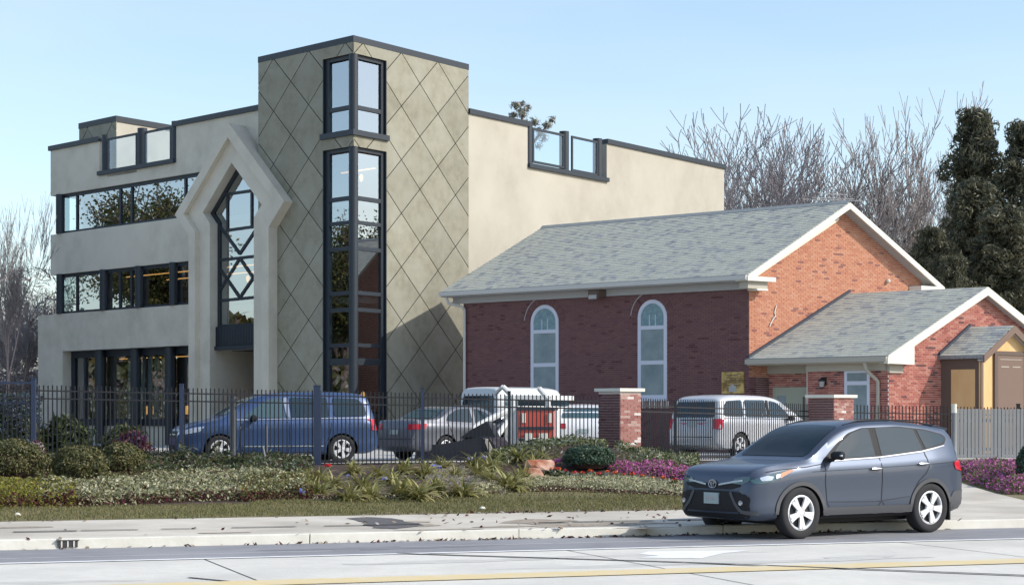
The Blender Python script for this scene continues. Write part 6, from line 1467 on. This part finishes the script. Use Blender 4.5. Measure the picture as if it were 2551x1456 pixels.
# broad-leaf shrubs behind the fence
def broad_shrub(x, ytop, wpx, Z, mats, label, n=420, name='broadleaf_shrub', leaf=.34, asp=.25):
    X = (x-CX)/F*Z; zb = .6; zt = CH+(HY-ytop)/F*Z; a = wpx/F*Z/2; H = zt-zb; t = empty(name, (X, Z, zb), 0, label, 'shrub')
    P, N_, T_ = [], [], []
    d = RNG.normal(size=(n, 3)); d /= np.linalg.norm(d, axis=1)[:, None]; d[:, 2] = np.abs(d[:, 2]); P = d*np.array([a, a*.7, H*.85])*RNG.uniform(.5, 1, n)[:, None]+np.array([X, Z, zb+.12])
    for j in range(6): leaves('foliage' if j == 0 else 'foliage', P+RNG.normal(size=P.shape)*.05, d+RNG.normal(size=P.shape)*.8, leaf, mats, t, aspect=asp) if j < 3 else None
    b = MB(); rg_ = random.Random(int(x))
    for k in range(9): e = Vector((rg_.uniform(-a, a)*.6, rg_.uniform(-.3, .3), H*rg_.uniform(.5, .8))); b.tube((X, Z, zb), Vector((X, Z, zb))+e, .02, .01, n=5)
    b.build('stems', M['bark'], t)
broad_shrub(50, 1036, 120, 48, [M['leaf_md'], M['leaf_dk'], M['box1']], 'dark green broad-leaf shrub behind the fence, at the left edge of the picture')
broad_shrub(165, 1032, 150, 49, [M['leaf_dk'], M['dkgreen'], M['leaf_md']], 'tallest dark broad-leaf shrub behind the fence, before the first column', n=620)
broad_shrub(310, 1060, 130, 49, [M['leaf_dk'], M['leaf_md'], M['box2']], 'broad-leaf shrub behind the fence nearest the blue minivan', n=420)
broad_shrub(330, 1078, 90, 47.9, [M['purple'], M['burg'], M['purple']], 'small purple-leaved shrub in front of the shrub nearest the minivan', n=260, name='purple_leaf_shrub')
# ground cover beds (stuff): scatter leaf clumps between two pixel curves
def cover(name, x0, x1, top, bot, mats, label, n, h=.16, leaf=.06, mi=None, cat='ground cover', edge=None, asp=.5, body=True, nrm=.7):
    """top/bot: functions px x -> y of the back and front edge on the ground"""
    x = RNG.uniform(x0, x1, n); f = RNG.uniform(0, 1, n)**.85
    P = np.zeros((n, 3)); N_ = RNG.normal(size=(n, 3))*nrm+np.array([0, -.3, .6]); cache = {}
    for i in range(n):
        key = round(x[i]/3)
        if key not in cache: cache[key] = (gpt(key*3, bot(key*3)).y, gpt(key*3, top(key*3)).y)
        a, c = cache[key]; Z = a+(c-a)*f[i]; X = ray(x[i])*Z; g = bedz(X, Z)
        e = min(1, (Z-a)/.25+.1)*min(1, (c-Z)/.3+.35); lump = .72+.45*noise.noise(Vector((X*1.7, Z*1.7, 0)))+.25*noise.noise(Vector((X*6, Z*6, 3)))
        hh = h*e*max(.25, lump)*RNG.uniform(.35, 1.08); P[i] = (X, Z, g+hh)
    o = leaves(name, P, N_, leaf, mats, loc=(float(P[:, 0].mean()), float(P[:, 1].mean()), .2), aspect=asp, mi=mi(n, P, x, f) if mi else None)
    return tag(o, label, cat, kind='stuff')
lin = lambda *p: (lambda x: float(np.interp(x, [q[0] for q in p], [q[1] for q in p])))
bedfront = lin((-40, 1270), (0, 1268), (250, 1264), (480, 1252), (760, 1249), (1000, 1247), (1150, 1240), (1270, 1226), (1450, 1226), (1720, 1241))
cover('variegated_cover', 100, 760, lin((100, 1222), (300, 1215), (500, 1196), (640, 1188), (760, 1204)), lambda x: bedfront(x)-3, [M['var1'], M['var2'], M['var3'], M['burg'], M['box2']], 'whitish green variegated ground cover along the front of the bed', 52000, h=.30, leaf=.065, mi=lambda n, P, x, f: np.where(f < .045, RNG.choice([3, 4, 0], n, p=[.45, .3, .25]), RNG.choice(5, n, p=[.28, .26, .16, .05, .25])))
cover('yellow_cover', -40, 190, lin((-40, 1212), (100, 1218), (190, 1228)), lambda x: bedfront(x)-2, [M['yel1'], M['yel2'], M['box1'], M['burg']], 'yellow-green ground cover at the front left of the bed', 20000, h=.30, leaf=.06, mi=lambda n, P, x, f: np.where(f < .12, RNG.choice([3, 1], n), RNG.choice(4, n, p=[.42, .3, .24, .04])))
cover('yellow_cover', 600, 780, lin((600, 1222), (700, 1200), (780, 1196)), lambda x: bedfront(x)-2, [M['yel2'], M['box1'], M['var2'], M['burg']], 'olive yellow ground cover beside the first strap-leaf plants', 14000, h=.30, leaf=.06, mi=lambda n, P, x, f: np.where(f < .08, RNG.choice([3, 1], n), RNG.choice(4, n, p=[.32, .34, .24, .1])))
cover('olive_cover', -40, 560, lin((-40, 1178), (200, 1190), (400, 1185), (560, 1176)), lin((-40, 1215), (200, 1222), (400, 1210), (560, 1196)), [M['box1'], M['box2'], M['leaf_md'], M['var2'], M['burg']], 'mixed olive low planting round the clipped shrubs', 24000, h=.17, leaf=.07)
cover('dark_mixed_cover', 350, 780, lin((350, 1148), (480, 1144), (600, 1146), (780, 1160)), lin((350, 1192), (480, 1184), (600, 1186), (780, 1206)), [M['leaf_dk'], M['box2'], M['leaf_md'], M['silver'], M['burg']], 'dark mixed foliage in front of the blue minivan', 22000, h=.30, leaf=.10, asp=.4, mi=lambda n, P, x, f: RNG.choice(5, n, p=[.36, .22, .24, .10, .08]))
cover('cream_cover', 1180, 1730, lin((1180, 1226), (1300, 1203), (1500, 1199), (1730, 1212)), lambda x: bedfront(x)-1, [M['var1'], M['var3'], M['var2'], M['burg'], M['soil']], 'cream speckled low ground cover along the right front of the bed', 30000, h=.20, leaf=.05, mi=lambda n, P, x, f: np.where(f < .07, RNG.choice([3, 4, 1], n, p=[.5, .25, .25]), RNG.choice(5, n, p=[.42, .22, .26, .04, .06])))
cover('edge_cover', 780, 1200, lambda x: bedfront(x)-7, lambda x: bedfront(x), [M['var3'], M['burg'], M['soil'], M['var2']], 'thin burgundy and cream edging below the strap-leaf plants', 7000, h=.12, leaf=.06)
cover('dry_grass_patch', 1060, 1260, lin((1060, 1176), (1150, 1168), (1260, 1196)), lin((1060, 1205), (1150, 1222), (1260, 1230)), [M['dry'], M['silver'], M['dry'], M['twig']], 'dry tan wispy patch between strap-leaf plants and the rocks', 9000, h=.10, leaf=.07, asp=.12, nrm=1.0)
cover('mound_cover', 1225, 1740, lin((1225, 1130), (1290, 1106), (1400, 1098), (1520, 1108), (1620, 1128), (1740, 1146)), lin((1225, 1165), (1390, 1160), (1400, 1128), (1530, 1130), (1545, 1165), (1740, 1178)), [M['leaf_md'], M['silver'], M['box1'], M['leaf_dk'], M['var2']], 'green weedy foliage covering the mound before the brick pillar', 30000, h=.22, leaf=.10, asp=.4, mi=lambda n, P, x, f: RNG.choice(5, n, p=[.34, .16, .22, .18, .10]))
cover('pale_flower_cover', 1590, 1725, lin((1590, 1140), (1725, 1150)), lin((1590, 1152), (1725, 1172)), [M['var3'], M['silver'], M['var1'], M['leaf_md']], 'pale whitish small flowers on the right slope of the mound', 5000, h=.2, leaf=.055)
cover('pink_petunias', 1515, 1725, lin((1515, 1158), (1600, 1158), (1725, 1172)), lin((1515, 1172), (1600, 1180), (1725, 1198)), [M['pink'], M['magenta'], M['leaf_md'], M['box1']], 'band of bright pink petunias left of the grey crossover', 14000, h=.18, leaf=.075, mi=lambda n, P, x, f: RNG.choice(4, n, p=[.30, .24, .28, .18]), cat='flowers')
cover('magenta_edging', 1560, 1725, lin((1560, 1203), (1725, 1208)), lin((1560, 1208), (1725, 1218)), [M['magenta'], M['burg'], M['var2']], 'low magenta edging flowers below the red cannas', 4500, h=.12, leaf=.06, cat='flowers')
def cov_world(name, X0, X1, Z0, Z1, mats, label, n, h, leaf, p, cat='flowers'):
    X = RNG.uniform(X0, X1, n); Z = RNG.uniform(Z0, Z1, n); e = np.minimum(1, np.minimum((X-X0)/.5+.2, (Z-Z0)/.4+.1)); P = np.stack([X, Z, [bedz(a, c) for a, c in zip(X, Z)]], 1); P[:, 2] += h*e*RNG.uniform(.4, 1.05, n)*np.array([.8+.5*noise.noise(Vector((a*1.3, c*1.3, 0))) for a, c in zip(X, Z)])
    return tag(leaves(name, P, RNG.normal(size=(n, 3))*.7+np.array([0, -.3, .6]), leaf, mats, loc=((X0+X1)/2, (Z0+Z1)/2, .3), mi=RNG.choice(len(mats), n, p=p)), label, cat, kind='stuff')
cov_world('purple_pink_flowers', 9.8, 13.5, 36.6, 43, [M['magenta'], M['pink'], M['leaf_md'], M['box1']], 'mass of purple pink flowers beside the driveway at the right', 30000, .42, .075, [.24, .2, .34, .22])
# ---- strap-leaf clumps
def strap_mesh(seed, n=95, L0=.60, w=.055):
    rg_ = random.Random(seed); b = MB()
    for i in range(n):
        t = rg_.uniform(0, 6.283); el = rg_.uniform(.05, 1.05); L = L0*rg_.uniform(.6, 1.15); w_ = w*rg_.uniform(.7, 1.15); p = Vector((rg_.gauss(0, .05), rg_.gauss(0, .05), 0)); a = el+.35; mi = rg_.choices((0, 1, 2), (.5, .22, .28))[0]; side = Vector((-math.sin(t), math.cos(t), 0)); k0 = len(b.v); S_ = 6
        for k in range(S_+1):
            f = k/S_; ww = w_*(1-f**2.2)*(.6+.8*min(1, f*3))/1.4+.001; b.v += [tuple(p-side*ww/2), tuple(p+side*ww/2+Vector((0, 0, ww*.25)))]
            a2 = a-1.7*f*(1.25-el*.6); p = p+Vector((math.cos(t)*math.cos(a2), math.sin(t)*math.cos(a2), math.sin(a2)))*L/S_
        for k in range(S_): q = k0+2*k; b.f.append((q, q+1, q+3, q+2)); b.m.append(mi)
    o = b.build('leaves', [M['strap1'], M['strap2'], M['strap3']], None, local=True, recalc=False); me = o.data; bpy.data.objects.remove(o); return me
SM_ = [strap_mesh(s) for s in (1, 2, 3, 4)]
sp_ = [(790, 1238, 1.0), (870, 1250, 1.0), (830, 1215, .95), (905, 1222, 1.05), (1000, 1240, 1.25), (1040, 1248, 1.2), (975, 1205, 1.0), (1085, 1236, 1.1), (1150, 1238, 1.15), (1060, 1190, 1.05), (1105, 1170, .95), (1010, 1180, .95), (945, 1190, .85), (880, 1180, .85), (1190, 1188, 1.0), (1225, 1172, 1.0), (1270, 1222, 1.3), (1300, 1205, 1.1), (1245, 1150, .9), (1290, 1148, .9), (1180, 1160, .9), (1330, 1165, .8), (1130, 1190, .8), (925, 1246, .9), (800, 1195, .85), (1345, 1150, .8), (1215, 1200, .95)]
near = lambda x, y: min((((x-x2)**2+(y-y2)**2)**.5, (x2, y2)) for x2, y2, _ in sp_)[1]
for i, (x, y, s) in enumerate(sp_):
    p = gpt(x, y); size = 'big' if s > 1.1 else 'medium' if s >= .95 else 'small'
    row = 0 if y > 1230 else 1 if y > 1200 else 2 if y > 1175 else 3
    mates = sorted(q for q in sp_ if (0 if q[1] > 1230 else 1 if q[1] > 1200 else 2 if q[1] > 1175 else 3) == row)
    k_ = mates.index((x, y, s)); ORD = ['leftmost', 'second', 'third', 'fourth', 'fifth', 'sixth', 'seventh', 'eighth', 'ninth']
    o = empty('strap_leaf_plant', p, random.uniform(0, 6), '%s arching olive strap-leaf plant, %s of the %s row from the left' % (size, ORD[k_], ['front', 'second', 'third', 'rear'][row]), 'plant', 'strap-leaf plants in the middle of the bed'); o.scale = (s*.88, s*.88, s*.82); put('leaves', SM_[i % 4], o)
def petals(c, r, n, mats, name, parent):
    d = RNG.normal(size=(n, 3)); d /= np.linalg.norm(d, axis=1)[:, None]; return leaves(name, np.array(c)+d*r*RNG.uniform(.4, 1, n)[:, None]*np.array([1.3, 1, .7]), d, r*.9, mats, parent, aspect=.6)
for i, (x, y, lab) in enumerate(((753, 1221, 'at the left end of the strap-leaf plants, lowest'), (868, 1185, 'second from left among the strap leaves'), (957, 1190, 'largest, above the left centre strap leaves'), (1078, 1158, 'pair at the top of the centre strap leaves'), (1092, 1162, 'just right of the centre pair'), (1172, 1140, 'near the dark car, beside the fence foot'), (1208, 1137, 'rightmost before the mound'))):
    g0 = gpt(x, y+24); f = empty('blue_iris', g0, 0, 'pale blue iris flower '+lab, 'flower', 'blue irises'); Z = g0.y; c = at(x, y, Z)
    petals(c, .065, 20, [M['blue'], M['silver'], M['blue']], 'petals', f); b = MB(); b.tube(g0, c, .008, n=5); b.build('stem', M['leaf_md'], f)
# red cannas with grey broad leaves
cn = [(1372, 1168, 0), (1392, 1171, 1), (1408, 1176, 0), (1432, 1177, 1), (1450, 1181, 0), (1470, 1177, 1), (1490, 1180, 1), (1512, 1179, 0), (1532, 1181, 1), (1553, 1182, 0), (1575, 1185, 1), (1600, 1188, 0), (1625, 1190, 0), (1650, 1194, 1), (1680, 1198, 0)]
for i, (x, y, fl) in enumerate(cn):
    g0 = gpt(x, y+19); Z = g0.y; nm = ['first', 'second', 'third', 'fourth', 'fifth', 'sixth', 'seventh', 'eighth', 'ninth', 'tenth', 'eleventh', 'twelfth', 'thirteenth', 'fourteenth', 'last'][i]
    t = empty('red_canna', g0, 0, 'broad-leaved red flowering plant, %s in the row counted from the red rocks' % nm, 'plant', 'red flowering plants in a row')
    n = 34; d = RNG.normal(size=(n, 3)); d[:, 2] = np.abs(d[:, 2]); d /= np.linalg.norm(d, axis=1)[:, None]; leaves('leaves', np.array(g0)+d*np.array([.15, .12, .13])+np.array([0, 0, .02]), d+RNG.normal(size=(n, 3))*.7, .17, [M['silver'], M['leaf_dk'], M['leaf_md'], M['var2']], t, aspect=.36)
    c = at(x, y-6 if i % 3 else y-2, Z); petals(c, .055 if fl else .042, 22, [M['red'], M['red'], M['orange']], 'petals', t)
    b = MB(); b.tube(g0, c, .01, n=5); b.build('stem', M['leaf_md'], t)
for (x, y, lab, m_) in ((818, 1158, 'bright red flower cluster near the rear wheel of the blue minivan', 'red'), (163, 1185, 'single crimson flower before the middle round shrub', 'pink'), (318, 1198, 'single crimson flower below the third round shrub', 'pink'), (485, 1122, 'orange flower spike above the dark foliage', 'orange'), (1378, 1148, 'pink flower cluster behind the red rocks', 'pink'), (1395, 1146, 'pink flower cluster left of the dark dome shrub', 'pink'), (560, 1172, 'small pale pink bloom in the dark foliage left of the post', 'pink'), (700, 1165, 'small dusky pink bloom below the minivan door', 'magenta')):
    g0 = gpt(x, y+16); f = empty('flower_plant', g0, 0, lab, 'flower'); c = at(x, y, g0.y); petals(c, .075, 30, [M[m_]], 'petals', f); b = MB(); b.tube(g0, c, .008, n=5); b.build('stem', M['leaf_md'], f)
# big compound-leaf plants in front of the minivan
for i, (x, y, s, lab) in enumerate(((440, 1168, 1.0, 'dark large-leaved plant left of the tall pale post'), (500, 1170, 1.15, 'largest dark feathery plant under the nose of the minivan'), (560, 1172, .9, 'dark feathery plant before the pale post'), (640, 1170, .8, 'low dark feathery plant below the minivan door'), (700, 1178, .75, 'low dark feathery plant before the dark blue fence post'))):
    g0 = gpt(x, y); t = empty('feathery_plant', g0, 0, lab, 'plant'); P, N_ = [], []; rg_ = random.Random(i)
    b = MB()
    for k in range(13):
        a = rg_.uniform(0, 6.283); el = rg_.uniform(.3, 1.1); L = .75*s*rg_.uniform(.7, 1.1); e = Vector((math.cos(a)*math.cos(el), math.sin(a)*math.cos(el), math.sin(el)))
        q = g0+e*L-Vector((0, 0, .12*L)); b.tube(g0, q, .01, .006, n=4); sd2 = Vector((-math.sin(a), math.cos(a), 0))
        for j in range(12):
            f_ = .25+.75*j/12; c = g0.lerp(q, f_)
            for s2 in (-1, 1): P.append(tuple(c+sd2*s2*.07*s*(1.3-f_))); N_.append((rg_.gauss(0, .4), rg_.gauss(0, .4), 1))
    b.build('stems', M['bark'], t); leaves('leaves', P, N_, .13*s, [M['leaf_dk'], M['leaf_md'], M['silver'], M['box2']], t, aspect=.38, mi=RNG.choice(4, len(P), p=[.45, .3, .12, .13]))
for (x, y0, y1, dx) in ((655, 1112, 1150, 10), (385, 1112, 1130, 8)):
    g0 = gpt(x+dx, y1+14); b = MB(); b.tube(g0, at(x, y0, g0.y), .03, .02, n=8); o = b.build('wooden_stake', M['greywood'], loc=g0); tag(o, 'leaning brown stake in the dark foliage, %s' % ('before the minivan front wheel' if x > 500 else 'right of the clipped round shrubs'), 'stake')
# rocks
def rock(x, ytop, ybot, w, Zoff, seed, label):
    g0 = gpt(x, ybot); Z = g0.y+Zoff; a = w/F*Z/2; H = (CH+(HY-ytop)/F*Z)-bedz(g0.x, Z)+.05; bm = bmesh.new(); bmesh.ops.create_icosphere(bm, subdivisions=3, radius=1)
    rg_ = random.Random(seed); pl = [(Vector((rg_.gauss(0, 1), rg_.gauss(0, 1), rg_.gauss(.2, .8))).normalized(), rg_.uniform(.62, .85)) for k in range(11)]+[(Vector((0, 0, 1)), .62)]
    for v in bm.verts:
        for (nrm, dd) in pl:
            t = v.co.dot(nrm)
            if t > dd: v.co -= nrm*(t-dd)
        v.co += v.co.normalized()*.05*noise.noise(v.co*3+Vector((seed, 0, 0)))
        v.co = Vector((v.co.x*a*1.25, v.co.y*a, v.co.z*H*.8+H*.38))
    me = bpy.data.meshes.new('red_rock'); bm.to_mesh(me); bm.free(); me.materials.append(M['rock']); o = put('red_rock', me, None, (g0.x, Z, bedz(g0.x, Z)-.05)); tag(o, label, 'rock')
rock(1340, 1139, 1180, 74, .35, 4, 'upper red rock with a pale flat top, behind the other one'); rock(1320, 1160, 1192, 66, 0, 9, 'lower orange red rock leaning in front of the upper one')
# faint house lights at far left
hs = empty('distant_house', (-24.5, 93, .6), 0, 'low orange brick house glimpsed through the brush at the far left', 'house')
b = MB(); b.box(-27, -24.2, 93, 97, .6, 3.2); b.build('wall', BRK[0], hs); b = MB(); b.solid([(-27.3, 92.7, 3.2), (-24, 92.7, 3.2), (-24, 97.3, 3.2), (-27.3, 97.3, 3.2)], [(-27.3, 95, 4.3), (-24, 95, 4.3), (-24, 95.01, 4.3), (-27.3, 95.01, 4.3)]); b.build('roof', SHG[1], hs)
b = MB(); b.box(-26.2, -25.4, 92.97, 93, 1.4, 2.5); b.build('window', M['trim'], hs)

n = 9000; P = np.stack([RNG.uniform(-14.2, -12.4, n), RNG.uniform(47.5, 49, n), RNG.uniform(.6, 2.35, n)], 1)
tag(leaves('blue_grey_hedge', P, RNG.normal(size=(n, 3)), .11, [M['hedge1'], M['hedge2'], M['dkgreen']], loc=(-13, 48, .6), aspect=.5), 'dusky blue-grey hedge behind the far left end of the fence', 'hedge', kind='stuff')
